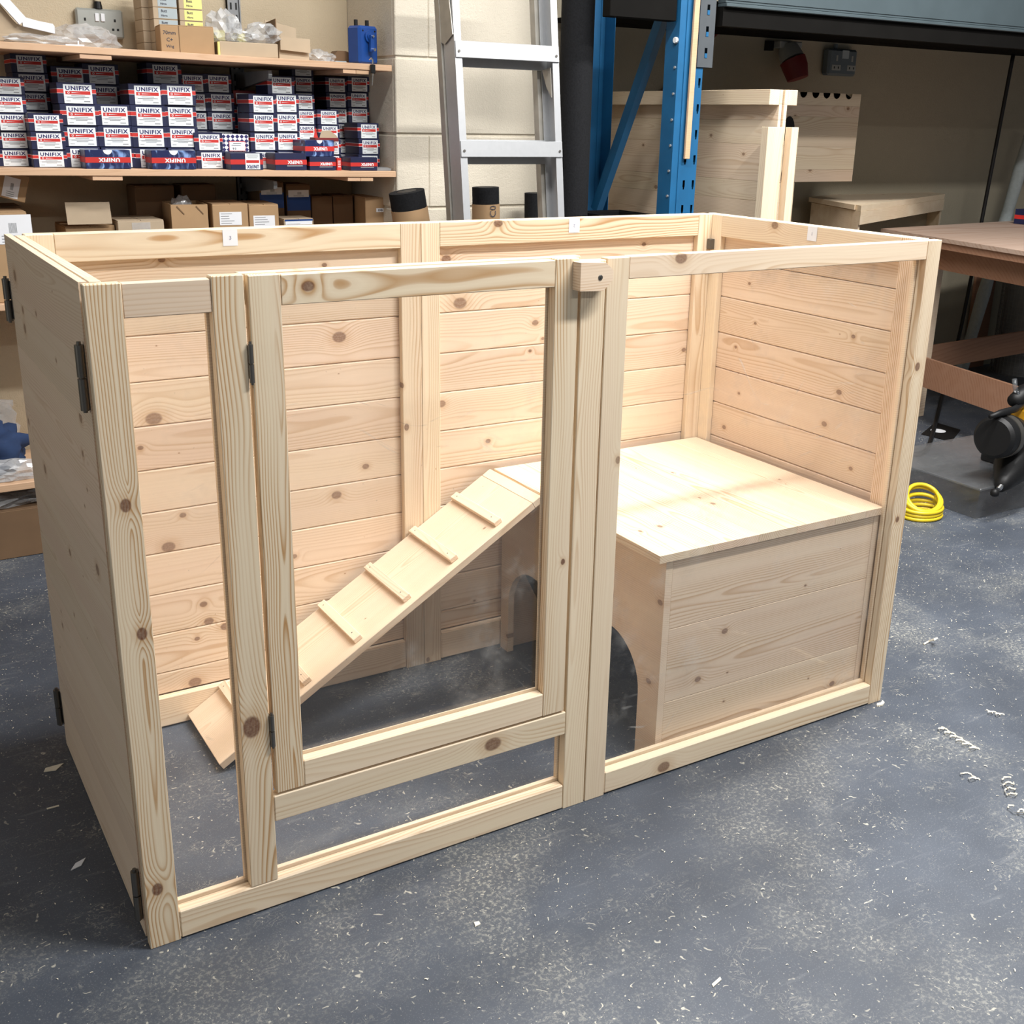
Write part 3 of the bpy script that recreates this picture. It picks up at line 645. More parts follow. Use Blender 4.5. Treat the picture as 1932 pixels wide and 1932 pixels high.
# cartons laid crosswise at the shelf edge, lettering upside down
def cross_carton(px0, px1, py0, py1, yd, label, mat, kind, z0=None, dp=.10, rz=0):
    a = at(px0, py1, 'y', yd); b = at(px1, py1, 'y', yd); wd = b.x-a.x; h = at(px0, py0, 'y', yd).z-a.z; xc = (a.x+b.x)/2
    bm = new(); box(bm, -wd/2, wd/2, 0, dp, 0, h, bev=.001)
    o = mk('cross_carton', bm, mat, None, (xc, yd, (zs2(xc)+.0006) if z0 is None else z0)); o.rotation_euler.z = rz
    tag(o, label, 'carton', 'screw cartons laid crosswise at the shelf edge')
    bm = new(); box(bm, -wd/2-.0004, wd/2+.0004, -.0006, dp, h*.33, h*.62); bd_ = mk('band', bm, RED, o)
    bm = new()
    if kind == 'label':
        box(bm, -wd*.05, wd*.40, -.0012, -.0006, .002, h*.98, 0); quad(bm, (wd*.175, -.0014, h*.5), (1, 0, 0), (0, 0, 1), wd*.40, h*.17, 1)
        for c, d in ((.72, .3), (.82, .36), (.9, .34)): quad(bm, (wd*.175, -.0014, h*c), (1, 0, 0), (0, 0, 1), wd*d, h*.03, 2)
        text(bm, 'UNIFIX', facing((wd*.175, -.0016, h*.2), h*.22, (-1, 0, 0), (0, 0, -1)), 3, .045, wd*.38/(h*.22))
        mk('front_label', bm, [LBL, RED, LINEG, INKB], o)
    else:
        text(bm, 'UNIFIX', facing((wd*(.02 if kind == 'swirl' else .12), -.0012, h*.475), h*.21, (-1, 0, 0), (0, 0, -1)), 0, .05, wd*.47/(h*.21))
        if kind == 'dark': quad(bm, (wd*.12, -.0008, h*.26), (1, 0, 0), (0, 0, 1), wd*.5, h*.06, 1)
        mk('lettering', bm, [LBL, LINEG], bd_)
    if kind == 'swirl':
        bm = new(); c = [(.1*wd*math.cos(t), h-.1*wd*math.sin(t)*1.0) for t in [PI*i/10 for i in range(11)]]
        prism(bm, c, 'y', -.0006, .0002); mk('thumb_notch', bm, LBL, o)
    return o, wd, h, xc
cross_carton(163, 248, 283, 319, 2.005, 'blue swirl carton with upside down lettering, leftmost at the shelf edge', SWIRL, 'swirl')
cross_carton(288, 371, 284, 320, 2.005, 'blue swirl carton with upside down lettering, second from left at shelf edge', SWIRL, 'swirl')
cross_carton(436, 497, 288, 320, 2.005, 'navy carton with upside down white label at the shelf edge', NAVY, 'label')
cross_carton(520, 579, 288, 320, 2.01, 'dark carton with red band, right of the upside down labelled one', NAVY, 'dark')
o6, w6, h6, x6 = cross_carton(585, 634, 295, 321, 2.01, 'dark carton with red band under the blue swirl carton at the shelf edge', NAVY, 'dark', dp=.085)
cross_carton(662, 712, 295, 320, 2.015, 'dark carton with red band at the right end of the shelf', NAVY, 'dark')
cross_carton(575, 632, 263, 294, 2.015, 'blue swirl carton resting on a dark carton near the right end of the shelf', SWIRL, 'swirl', z0=o6.location.z+h6+.0005, dp=.10, rz=.10)
ob, wk = odd_box('open_carton', 'small opened red carton with a raised brown flap on top of the swirl carton', 'carton', 596, 640, 2.06, 1.191+.0475+.047, .012, .05, REDD)
ob.location.z = o6.location.z+h6+.0475
bm = new(); prism(bm, [(-wk*.3, .010), (wk*.5, .010), (wk*.42, .02), (wk*.15, .036), (-wk*.2, .034)], 'y', .004, .0055); mk('flap', bm, CARDG, ob)
bm = new(); prism(bm, [(-wk*.5, .012), (-wk*.32, .012), (-wk*.42, .045)], 'y', .012, .013); mk('flap', bm, RED, ob)
# red slim packet beside
bm = new(); box(bm, -.008, .008, 0, .07, 0, .04, bev=.001); q = mk('red_packet', bm, RED, None, (at(640, 308, 'y', 2.03).x, 2.03, zs2(1.24)+.0006)); tag(q, 'slim red packet standing between the two right-hand dark cartons', 'packet')
bm = new()
for k in range(4): quad(bm, (0, -.0004, .012+k*.006), (1, 0, 0), (0, 0, 1), .010, .0028)
mk('print', bm, LBL, q)
# rag of card at far right end of the shelf
bm = new(); prism(bm, [(-.035, 0), (.03, 0), (.034, .006), (.02, .011), (-.03, .009)], 'y', 0, .05); q = mk('metal_tin_lid', bm, GREYMET, None, (1.375, 2.02, zs2(1.375)+.0006)); tag(q, 'flat grey metal scrap at the far right end of the carton shelf', 'metal scrap')
# ------------------------------------------------------------------ things on the top shelf
def blob(bm, c, s, seed, amp=.35, sub=3, sq=.0, freq=2.2):
    r = bmesh.ops.create_icosphere(bm, subdivisions=sub, radius=1)
    for v in r['verts']:
        p = v.co.copy(); n = mnoise.noise(p*freq+Vector((seed*7.1, seed*3.3, seed)))+.5*abs(mnoise.noise(p*freq*2.3+Vector((seed, 9, 2))))
        p *= 1+amp*n; p = Vector((p.x*s[0], p.y*s[1], p.z*s[2]))
        if p.z < -s[2]*.72: p.z = -s[2]*.72
        v.co = Vector(c)+p
def bag(label, c, s, seed, mat=BAG, amp=.4, name='polythene_bag', cat='bag', sub=4):
    bm = new(); blob(bm, (0, 0, s[2]*.72), s, seed, amp, 3 if mat is BAG else sub, freq=3.4 if mat is BAG else 2.2); o = mk(name, bm, mat, None, c, smooth=mat is not BAG); return tag(o, label, cat)
def crate_box(name, label, cat, x0, x1, y0, y1, z0, z1, mat, rz=0, rx=0, ry=0, grp=None, open_top=False, flaps=True):
    c = ((x0+x1)/2, y0, z0); wd, dp, h = (x1-x0)/2, y1-y0, z1-z0
    o = thing(name, label, cat, c, (rx, ry, rz), grp)
    bm = new()
    if open_top:
        t = .004
        box(bm, -wd, wd, 0, t, 0, h); box(bm, -wd, wd, dp-t, dp, 0, h); box(bm, -wd, -wd+t, t, dp-t, 0, h); box(bm, wd-t, wd, t, dp-t, 0, h); box(bm, -wd+t, wd-t, t, dp-t, 0, t)
    else: box(bm, -wd, wd, 0, dp, 0, h, bev=.0018)
    mk('body', bm, mat, o)
    if flaps and not open_top:
        bm = new(); box(bm, -wd+.001, -.0012, .001, dp-.001, h+.0002, h+.0025); mk('flap', bm, mat, o)
        bm = new(); box(bm, .0012, wd-.001, .001, dp-.001, h+.0002, h+.0025); mk('flap', bm, mat, o)
    return o
def sticker(o, x, z, wd, h, mat=PAPER, lines=5, bars=False, y=-.0007, txt=None, name='sticker', ink=LINEG):
    bm = new(); quad(bm, (x, y, z), (1, 0, 0), (0, 0, 1), wd, h, 0)
    if txt: text(bm, txt, facing((x, y-.0003, z), h*.55), 1, .03)
    elif bars:
        for k in range(9): quad(bm, (x-wd*.05+k*wd*.022, y-.0003, z+h*.05), (1, 0, 0), (0, 0, 1), wd*.012, h*.34, 1)
        for k in range(3): quad(bm, (x, y-.0003, z-h*(.22+.1*k)), (1, 0, 0), (0, 0, 1), wd*.5, h*.03, 1)
    else:
        for k in range(lines):
            u = random.uniform(.3, .8); quad(bm, (x-wd*.44+wd*u*.44, y-.0003, z+h*.36-k*h*.72/max(1, lines-1)), (1, 0, 0), (0, 0, 1), wd*u*.88, h*.05, 1)
    return mk(name, bm, [mat, ink], o)
def X(px, y, py=80): return at(px, py, 'y', y).x
# white flap-lid carton, far left
x0, x1 = X(-60, 2.05), X(30, 2.05); z = zs1(0)+.0006
o = crate_box('open_white_carton', 'opened white card carton with two flaps, left end of the top shelf', 'carton', x0, x1, 2.06, 2.26, z, z+.02, CARDG, flaps=False)
bm = new(); prism(bm, [(-.02, .02), (.10, .015), (.02, .12), (-.10, .16)], 'y', .02, .17); mk('tipped_side', bm, CARDG, o)
A = at(-4, 0, 'y', 2.04); B = at(38, 46, 'y', 2.04)
bm = new(); d = Vector((B.x-A.x, 0, B.z-A.z)); n = Vector((d.z, 0, -d.x)).normalized()*.027; base = Vector(o.location)
P0 = A-base; P1 = B-base; prism(bm, [(P0.x, P0.z), (P1.x, P1.z), (P1.x-n.x, P1.z-n.z), (P0.x-n.x, P0.z-n.z)], 'y', -.012, .004); mk('flap', bm, WHITE, o)
A = at(41, 30, 'y', 2.04)-base; B = at(104, 49, 'y', 2.04)-base; C_ = at(105, 63, 'y', 2.04)-base; D_ = at(45, 49, 'y', 2.04)-base
E_ = [at(p_, q_, 'y', 2.06)-base for p_, q_ in ((-30, -20), (0, 12), (32, 44), (46, 50), (104, 63), (62, 73), (-30, 70))]
bm = new(); prism(bm, [(v.x, v.z) for v in E_], 'y', .008, .012); mk('side', bm, CARDG, o)
bm = new(); prism(bm, [(A.x, A.z), ((A.x+B.x)/2, A.z-.010), (B.x-.004, B.z+.006), (B.x, B.z), (C_.x, C_.z), (D_.x, D_.z)], 'y', -.010, .006); mk('flap', bm, WHITE, o)
# wall socket
so = thing('wall_socket', 'grey metal-clad double wall socket with two white switches above the top shelf', 'wall socket', (X(187, 2.39, 45), 2.40, at(187, 45, 'y', 2.39).z))
bm = new(); box(bm, -.073, .073, -.028, 0, -.044, .044, bev=.006); mk('faceplate', bm, SOCK, so)
for s in (-.009, .009):
    bm = new(); box(bm, s-.006, s+.006, -.033, -.028, .006, .030, bev=.001); mk('switch', bm, WHITE, so)
for s in (-.046, .046):
    bm = new(); box(bm, s-.003, s+.003, -.0286, -.028, .006, .015); box(bm, s-.011, s-.004, -.0286, -.028, -.020, -.013); box(bm, s+.004, s+.011, -.0286, -.028, -.020, -.013); mk('pin_holes', bm, BLACK, so)
bm = new(); cyl(bm, (0, -.015, .044), (0, -.015, .066), .014, .011); mk('cable_gland', bm, BLACK, so)
bm = new(); cyl(bm, (0, -.012, .066), (0, -.012, .30), .009); mk('conduit', bm, BUFF, so)
bag('smoky grey polythene sheet bunched below the double wall socket', (X(158, 2.2, 70), 2.20, zs1(.5)+.0006), (.095, .06, .042), 3, BAG, .3)
bag('flat clear polythene at the shelf edge under the white flaps', (X(75, 2.06), 2.07, zs1(.3)+.0006), (.10, .04, .016), 5, BAG, .4)
bm = new(); box(bm, -.03, .022, 0, .006, 0, .004); box(bm, .004, .008, 0, .006, .004, .014); q = mk('plastic_clip', bm, WHITE, None, (X(143, 2.02, 83), 2.012, zs1(.4)+.0006)); tag(q, 'small white plastic clip at the edge of the top shelf', 'clip')
bm = new(); box(bm, -.016, .016, 0, .03, 0, .012, bev=.001); q = mk('offcut_block', bm, BLACK, None, (X(250, 2.2, 88), 2.2, zs1(.7)+.0006)); tag(q, 'tiny dark block left of the handwritten cardboard box', 'block')
# hinge cartons
def hinge_carton(x0, x1, y0, k, h, lab, txt, label, grp):
    z = zs1((x0+x1)/2)+.0006+k*h
    bm = new(); box(bm, -(x1-x0)/2, (x1-x0)/2, 0, .10, 0, h-.0008, bev=.001); o = mk('hinge_carton', bm, CARDG, None, ((x0+x1)/2, y0, z)); tag(o, label, 'carton', grp)
    if lab:
        bm = new(); wd = (x1-x0); quad(bm, (wd*.1, -.0005, h*.5), (1, 0, 0), (0, 0, 1), wd*.78, h*.86, 0)
        for i, t in enumerate(txt): text(bm, t, facing((-wd*.05, -.0008, h*(.70-.42*i)), h*.24), 1, .03)
        mk('end_label', bm, [lab, INK], o)
for k in range(6):
    hinge_carton(X(275, 2.20), X(300, 2.20), 2.22, k, .034, None, (), f'plain grey hinge carton, {ORD[k]} of the stack at the far left of the hinge cartons', 'hinge cartons on the top shelf')
    hinge_carton(X(291, 2.18), X(336, 2.18), 2.165, k, .034, GREYLAB, ('Butt', 'Hinge'), f'hinge carton with grey label, {ORD[k]} of its stack behind the handwritten box', 'hinge cartons on the top shelf')
    hinge_carton(X(340, 2.18), X(383, 2.18), 2.165, k, .034, YELL, ('Butt', 'Hinge'), f'hinge carton with yellow label, {ORD[k]} of its stack behind the handwritten box', 'hinge cartons on the top shelf')
for k in range(2):
    hinge_carton(X(386, 2.2), X(424, 2.2), 2.19, k, .043, YELL, ('Butt', 'Hinge'), f'hinge carton with pale yellow label, {ORD[k]} one behind the clear bag', 'hinge cartons on the top shelf')
    hinge_carton(X(427, 2.2), X(463, 2.2), 2.19, k, .040, YELL, ('Butt', 'Hinge'), f'hinge carton with yellow label right of the slotted upright, {ORD[k]} one', 'hinge cartons on the top shelf')
x0, x1 = X(302, 2.06), X(400, 2.06); z = zs1(.8)+.0006
o = crate_box('cardboard_box', 'orange-brown cardboard box with handwriting on the top shelf', 'box', x0, x1, 2.045, 2.155, z, z+.078, CARD, rz=-.12)
bm = new()
for i, t in enumerate(('70mm', 'C+', 'Wng')): text(bm, t, facing((-(x1-x0)*.33, -.0006, .058-.02*i), .011), 0, .012)
mk('handwriting', bm, INK, o)
bm = new(); box(bm, -(x1-x0)*.155, -(x1-x0)*.145, -.0012, 0, 0, .078); mk('corner_crease', bm, CARDD, o)
x0, x1 = X(412, 2.04), X(522, 2.04); z = zs1(1.0)+.0006
crate_box('cardboard_tray', 'low grey cardboard box under the crumpled clear bags', 'box', x0, x1, 2.03, 2.15, z, z+.043, CARDG, flaps=False)
bag('crumpled clear polythene bag left of the middle of the top shelf', (X(422, 2.07), 2.075, z+.045), (.052, .05, .052), 11, BAG, .45)
bag('crumpled clear polythene bag spilling over the right end of the low grey box', (X(500, 2.05), 2.07, z+.044), (.052, .05, .034), 17, BAG, .55)
bag('thin clear polythene between the two crumpled bags', (X(462, 2.06), 2.075, z+.044), (.05, .045, .020), 21, BAG, .4)
bm = new(); cyl(bm, (0, 0, 0), (0, 0, .04), .004); q = mk('yellow_rod', bm, YELL, None, (X(411, 2.03), 2.025, zs1(.95)+.0006)); tag(q, 'short yellow rod standing between the two cardboard boxes', 'rod')
x0, x1 = X(524, 2.08), X(580, 2.08); z = zs1(1.15)+.0006
o = crate_box('cardboard_box', 'open grey cardboard box with raised flaps right of the clear bags', 'box', x0, x1, 2.07, 2.17, z, z+.062, CARDG, open_top=True)
wd = (x1-x0)/2
bm = new(); prism(bm, [(-wd, .03), (wd, .024), (wd, .066), (-wd, .070)], 'y', -.014, -.011); mk('flap', bm, CARDG, o)
bm = new(); prism(bm, [(-wd-.01, .05), (wd-.006, .05), (wd-.006, .105), (-wd-.01, .125)], 'y', .096, .099); mk('flap', bm, CARDG, o)
bm = new(); prism(bm, [(-.012, .05), (.09, .05), (.085, .115), (-.008, .122)], 'x', -wd-.012, -wd-.009); mk('flap', bm, CARDD, o)
bag('clear bag of small metal fittings beside the blue crank box', (X(606, 2.1), 2.12, zs1(1.2)+.0006), (.045, .05, .022), 29, BAG, .4)
bm = new(); prism(bm, [(-.05, 0), (.045, 0), (.05, .02), (0, .042), (-.03, .042), (-.048, .02)], 'y', 0, .05); q = mk('dark_scraper', bm, CARDD, None, (X(650, 2.14), 2.13, zs1(1.3)+.0006)); tag(q, 'dark curved offcut leaning left of the blue crank box', 'offcut')
bm = new(); box(bm, -.02, .02, 0, .02, 0, .004, bev=.001); q = mk('blue_offcut', bm, GREYLAB, None, (X(640, 2.03), 2.02, zs1(1.27)+.0006)); tag(q, 'small blue-grey strip lying at the edge of the top shelf', 'offcut')
# blue crank box
bx = thing('crank_box', 'blue plastic box with two black knobs and a crank arm on the top shelf', 'tool', (X(699, 2.05, 100), 2.06, zs1(1.35)+.0006), (0, 0, .30))
bm = new(); box(bm, -.042, .042, 0, .065, 0, .121, bev=.008); mk('casing', bm, TOOLBLUE, bx)
for s, yy in ((-.026, .035), (.018, .03)):
    bm = new(); cyl(bm, (s, yy, .121), (s, yy, .140), .0065); mk('knob', bm, BLACK, bx)
bm = new(); cyl(bm, (.0, -.006, .088), (.0, .002, .088), .02); cyl(bm, (.0, -.010, .088), (.0, -.005, .088), .012); mk('hub', bm, TOOLBLUE, bx)
bm = new(); prism(bm, [(-.007, .092), (.007, .092), (.009, .04), (-.009, .04)], 'y', -.018, -.010); arm = mk('crank_arm', bm, TOOLBLUE, bx)
bm = new(); cyl(bm, (0, -.024, .088), (0, -.017, .088), .004); mk('bolt', bm, CHROME, arm)
bm = new(); cyl(bm, (0, -.030, .046), (0, -.017, .046), .005); mk('handle', bm, CHROME, arm)
bm = new()
for s in (-.026, .026): cyl(bm, (s, -.0006, .105), (s, .0, .105), .003)
mk('screw_holes', bm, BLACK, bx)
hk = at(703, 118, 'y', 1.992)
q = thing('hanging_latch', 'black clip with chrome hook and pin hanging over the end of the top shelf', 'clip', (hk.x, 1.990, hk.z))
bm = new(); tube(bm, [(-.003, .02, .010), (-.002, .008, .014), (0, 0, .008), (0, 0, -.02)], .0026); mk('hook', bm, CHROME, q)
bm = new(); box(bm, -.009, .007, -.006, .006, -.034, -.006, bev=.0015); mk('body', bm, BLACK, q)
bm = new(); cyl(bm, (-.001, 0, -.034), (-.005, 0, -.072), .0028, .002); mk('pin', bm, CHROME, q)
# ------------------------------------------------------------------ cartons on the shelf behind the pen
def cb(label, px0, px1, py_top, yd, mat, dp=.2, bot=None, **k):
    a = X(px0, yd, 380); b = X(px1, yd, 380); zt = at((px0+px1)/2, py_top, 'y', yd).z
    return crate_box('cardboard_box', label, 'box', a, b, yd, min(yd+(dp if yd > 2.2 else min(dp, .185)), 2.385), (zs3((a+b)/2)+.0008) if bot is None else bot, zt, mat, **k), b-a, zt
o, wd, zt = cb('white-fronted carton with a barcode label behind the left corner of the enclosure', -60, 47, 402, 2.03, CARD, .16)
sticker(o, .03, (zt-.81)*.80, wd*.75, .085, PAPER, bars=True, name='barcode_label')
o, wd, zt = cb('brown carton tipped sideways with white label, close under the carton shelf', -40, 62, 338, 2.10, CARD, .17, bot=1.09); o.rotation_euler = (0, .28, 0); o.location.z = 1.12; o.location.x -= .02
sticker(o, wd*.2, .035, wd*.30, .06, PAPER, bars=True)
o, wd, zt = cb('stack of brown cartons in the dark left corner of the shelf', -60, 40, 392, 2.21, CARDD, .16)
o, wd, zt = cb('brown carton with a pale raised flap, second from the left behind the enclosure', 118, 212, 428, 2.10, CARD, .22)
A = at(122, 382, 'y', 2.08)-Vector(o.location); B = at(206, 381, 'y', 2.08)-Vector(o.location); C_ = at(212, 422, 'y', 2.08)-Vector(o.location); D_ = at(128, 424, 'y', 2.08)-Vector(o.location)
bm = new(); prism(bm, [(A.x, A.z), (B.x, B.z), (C_.x, C_.z), (D_.x, D_.z)], 'y', -.02, -.0165); mk('raised_flap', bm, CARDG, o)
o, wd, zt = cb('shrink-wrapped flat brown carton right of the raised flap', 218, 306, 417, 2.07, CARDG, .22)
bm = new(); quad(bm, (0, -.001, zt-.815-.018), (1, 0, 0), (0, 0, 1), wd*.4, .03); mk('tape', bm, BAG, o)
o, wd, zt = cb('open-topped brown carton with torn front and plastic inside', 322, 390, 386, 2.06, CARD, .28, open_top=True, rz=-.10)
h_ = zt-zs3(.7)
for s in (-.5, .25):
    bm = new(); prism(bm, [(s*wd*.7+.0, h_-.008), (s*wd*.7+.022, h_-.032), (s*wd*.7+.024, h_-.030), (s*wd*.7+.002, h_-.004)], 'y', -.0015, .0); mk('tear', bm, CARDD, o)
bag('scrap of clear polythene in the open-topped brown carton', (o.location.x, 2.15, zt-.04), (.035, .035, .035), 31, BAG, .4)
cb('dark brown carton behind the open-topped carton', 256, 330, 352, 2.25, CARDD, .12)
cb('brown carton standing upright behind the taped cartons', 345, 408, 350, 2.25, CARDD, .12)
o, wd, zt = cb('taped brown carton with white address label, left of the pair', 400, 466, 386, 2.05, CARD, .26, rz=-.07)
sticker(o, 0, zt-zs3(.8)-.045, wd*.62, .042)
o, wd, zt = cb('taped brown carton with white address label, right of the pair', 469, 524, 387, 2.05, CARD, .26, rz=-.07)
sticker(o, 0, zt-zs3(.9)-.055, wd*.72, .042)
for lab, p0, p1, pt in (('brown carton with blue lower half and white label, left of the two', 490, 536, 344), ('brown carton with blue lower half and white label, right of the two', 541, 586, 349)):
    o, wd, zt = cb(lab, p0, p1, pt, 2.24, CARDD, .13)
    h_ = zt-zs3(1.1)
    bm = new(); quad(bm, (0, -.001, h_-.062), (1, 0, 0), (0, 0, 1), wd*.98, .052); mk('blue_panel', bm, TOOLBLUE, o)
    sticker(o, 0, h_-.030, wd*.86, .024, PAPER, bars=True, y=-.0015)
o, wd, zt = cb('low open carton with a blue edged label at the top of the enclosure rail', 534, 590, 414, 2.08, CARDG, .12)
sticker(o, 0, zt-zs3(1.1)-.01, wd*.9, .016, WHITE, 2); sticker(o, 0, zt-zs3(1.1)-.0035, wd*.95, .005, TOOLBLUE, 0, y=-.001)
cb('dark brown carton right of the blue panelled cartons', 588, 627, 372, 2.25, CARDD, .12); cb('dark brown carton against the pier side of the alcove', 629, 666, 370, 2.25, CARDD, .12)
o, wd, zt = cb('brown carton with small EXB label beside the pier', 690, 738, 374, 2.12, CARD, .2, rz=-.12)
sticker(o, wd*.06, zt-zs3(1.4)-.042, .030, .013, PAPER, txt='EXB', ink=INK)
# low shelf, far left
o = thing('low_shelf', 'low board shelf holding blue cloth and polythene left of the enclosure', 'shelf', (-.2, 2.0, .232))
bm = new(); box(bm, -.9, 1.55, 0, .385, 0, .024, bev=.002); b = mk('shelf_board', bm, SHELFWOOD, o); woody(b, .3, .3, .4)
for s in (-.85, .9):
    bm = new(); box(bm, s, s+.04, .02, .36, -.2315, -.0005, bev=.002); b = mk('bearer', bm, SHELFWOOD, o); woody(b, .3, .5, .4)
bag('bundle of navy blue cloth on the low shelf', (.02, 2.15, .2566), (.13, .075, .100), 41, CLOTH, .45, 'cloth_bundle', 'cloth')
bag('clear polythene bag at the edge of the low shelf under the blue cloth', (.09, 2.05, .2566), (.10, .035, .035), 43, BAG, .5)
bag('large pale polythene sack behind the blue cloth', (-.05, 2.33, .2566), (.2, .035, .14), 47, BAG, .3)
o = crate_box('cardboard_box', 'dark worn cardboard box on the floor under the low shelf', 'box', -.55, .42, 2.03, 2.33, .0006, .160, CARDD)
bm = new(); box(bm, -.06, -.045, -.001, 0, 0, .05); mk('paper_patch', bm, PAPER, o)
bag('clear polythene crumpled on the dark floor box', (.06, 2.10, .164), (.14, .06, .028), 53, BAG, .5)
# ------------------------------------------------------------------ rolls by the pier
def roll(label, px, pyt, yd, r, lean, hand=None):
    t = at(px, pyt, 'y', yd); o = thing('felt_roll', label, 'roll', (t.x-lean*t.z, yd, 0.0))
    q = lambda z: (lean*z, 0, z)
    bm = new(); n = 20; tube(bm, [q(.001), q(t.z*.5), q(t.z)], r, 22); mk('felt', bm, FELT, o, smooth='auto')
    bm = new(); cyl(bm, q(t.z-.0), q(t.z+.0006), r*.55, n=16); mk('core_hole', bm, BLACK, o)
    bm = new(); zb = t.z-.056 if hand != 'none' else .5
    tube(bm, [q(zb-.16), q(zb-.08), q(zb)], r+.0018, 22); w_ = mk('paper_wrap', bm, CARD, o, smooth='auto')
    if hand == 'txt':
        bm = new(); text(bm, 'C0', facing((lean*(zb-.03), -r-.003, zb-.022), .024, (0, 0, 1), (-1, 0, 0)), 0, -.004); mk('handwriting', bm, INK, w_)
    return o
roll('roll of black felt in a brown paper wrap, leaning left of the stepladder', 767, 361, 1.83, .060, -.17)
roll('roll of black felt in a brown wrap with handwriting, between the ladder rails', 916, 353, 1.83, .047, -.03, 'txt')
roll('roll of black felt without wrap, half behind the right ladder rail', 1012, 364, 1.86, .043, -.02, 'none')
t = at(1085, 200, 'y', 1.83)
o = thing('membrane_roll', 'tall black membrane roll standing beside the ladder, reaching above the picture', 'roll', (t.x, 1.83, 0))
bm = new(); cyl(bm, (0, 0, .0), (0, 0, 2.1), .058, n=28); mk('membrane', bm, FELT, o, smooth='auto')
bm = new(); cyl(bm, (0, 0, 2.1), (0, 0, 2.1006), .03, n=20); mk('core_hole', bm, BLACK, o)
o = thing('black_bin', 'black plastic bin behind the enclosure to the right of the tall black roll', 'bin', (2.20, 1.80, 0))
bm = new(); t_ = .004
for (a, b, c, d) in ((-.10, .10, -.10, -.096), (-.10, .10, .096, .10), (-.10, -.096, -.096, .096), (.096, .10, -.096, .096)): box(bm, a, b, c, d, .004, 1.045)
box(bm, -.10, .10, -.10, .10, 0, .004); mk('body', bm, BLACK, o)
bm = new(); box(bm, -.106, .106, -.106, -.1005, 1.03, 1.05); box(bm, -.106, .106, .1005, .106, 1.03, 1.05); box(bm, -.106, -.1005, -.1005, .1005, 1.03, 1.05); box(bm, .1005, .106, -.1005, .1005, 1.03, 1.05); mk('rim', bm, BLACK, o)
# ------------------------------------------------------------------ stepladder
TH = math.atan(.125)
lad = thing('stepladder', 'aluminium stepladder with flat treads standing in front of the cream pier', 'ladder', (1.400, 1.34, 0), (-TH, 0, 0))
LW = .372
def rail_bm(s, inner):
    bm = new(); x0 = 0 if s < 0 else LW-.024
    box(bm, x0, x0+.024, 0, .003, 0, 2.4); box(bm, x0, x0+.024, .067, .07, 0, 2.4)
    xw = x0 if s < 0 else x0+.021; box(bm, xw, xw+.003, .003, .067, 0, 2.4)
    return bm
for s in (-1, 1): mk('rail', rail_bm(s, 0), ALU, lad)
for k in range(-4, 4):
    zc = 1.29+.289*k
    if zc < .1: continue
    bm = new(); box(bm, .001, LW-.001, -.0045, -.0005, zc-.024, zc+.024, bev=.001); box(bm, .026, LW-.026, .0, .066, zc+.012, zc+.016); box(bm, .026, LW-.026, .062, .066, zc-.040, zc+.012); box(bm, .026, LW-.026, .058, .066, zc+.016, zc+.034)
    td = mk('tread', bm, ALU, lad)
    bm = new()
    for xx in (.012, LW-.012): cyl(bm, (xx, -.0068, zc-.006), (xx, -.0045, zc-.006), .004, n=10)
    mk('rivets', bm, STEEL, td)['kind'] = 'stuff'
for s, xx in ((-1, -.0045), (1, LW-.027)):
    bm = new(); prism(bm, [(.0, 1.62), (.055, 1.60), (.10, 1.62), (.09, 1.95), (.02, 1.95), (.012, 1.72)] if s < 0 else [(.01, 1.45), (.035, 1.48), (.06, 1.54), (.01, 1.54)], 'x', xx, xx+.003); mk('hinge_plate' if s < 0 else 'brace_plate', bm, ALUD, lad)
for s in (-1, 1):
    bm = new(); x0 = .03 if s < 0 else LW-.05
    x0 = -.032 if s < 0 else LW-.062
    a = math.tan(.10)
    prism(bm, [(.076, .03), (.105, .03), (.105, 2.05), (.076, 2.05)], 'x', x0+.026, x0+.046); mk('back_leg', bm, ALUD, lad)
bm = new(); box(bm, .015, LW-.04, .08, .10, .5, .53); mk('back_brace', bm, ALUD, lad)
# ------------------------------------------------------------------ pallet rack
RX0, RX1, RY, RB = 2.318, 2.432, 1.62, 2.16
rk = thing('pallet_rack_frame', 'blue perforated pallet rack upright frame with diagonal brace right of the black roll', 'rack', (RX0, RY, 0))
def plate(bm, w0, w1, holes, z0, z1, y, mi=0):   # a vertical plate in x/z with slots cut right through
    xs = sorted({w0, w1} | {v for h in holes for v in (h[0], h[1])}); zs = sorted({z0, z1} | {v for h in holes for v in (h[2], h[3])})
    for a, b in zip(xs, xs[1:]):
        for c, d in zip(zs, zs[1:]):
            m = ((a+b)/2, (c+d)/2)
            if any(h[0] < m[0] < h[1] and h[2] < m[1] < h[3] for h in holes): continue
            bm.faces.new([bm.verts.new((u, y, v)) for u, v in ((a, c), (b, c), (b, d), (a, d))]).material_index = mi
def post(y, back, name):
    bm = new(); w_ = RX1-RX0; holes = []
    if not back:
        for k in range(26):
            z = .13+.0868*k-.011
            for cx in (.060, .102): holes.append((cx-.005, cx+.005, z-.012, z+.012))
            for cx in (.060, .102): holes.append((cx-.003, cx+.003, z-.020, z-.012))
    plate(bm, .0, w_, holes, 0, 2.3, 0 if not back else .07)
    ya, yb = (0, .075) if not back else (0, .07)
    box(bm, 0, .002, ya+.0005, yb-.0005, 0, 2.3); box(bm, w_-.002, w_, ya+.0005, yb-.0005, 0, 2.3); box(bm, .002, .022, yb-.003, yb-.001, 0, 2.3); box(bm, w_-.022, w_-.002, yb-.003, yb-.001, 0, 2.3)
    box(bm, .028, .040, -.0035, .0005, 0, 2.3) if not back else None
    o = mk(name, bm, BLUE, rk, (0, y-RY, 0)); return o
post(RY, False, 'front_post'); post(RB, True, 'rear_post')
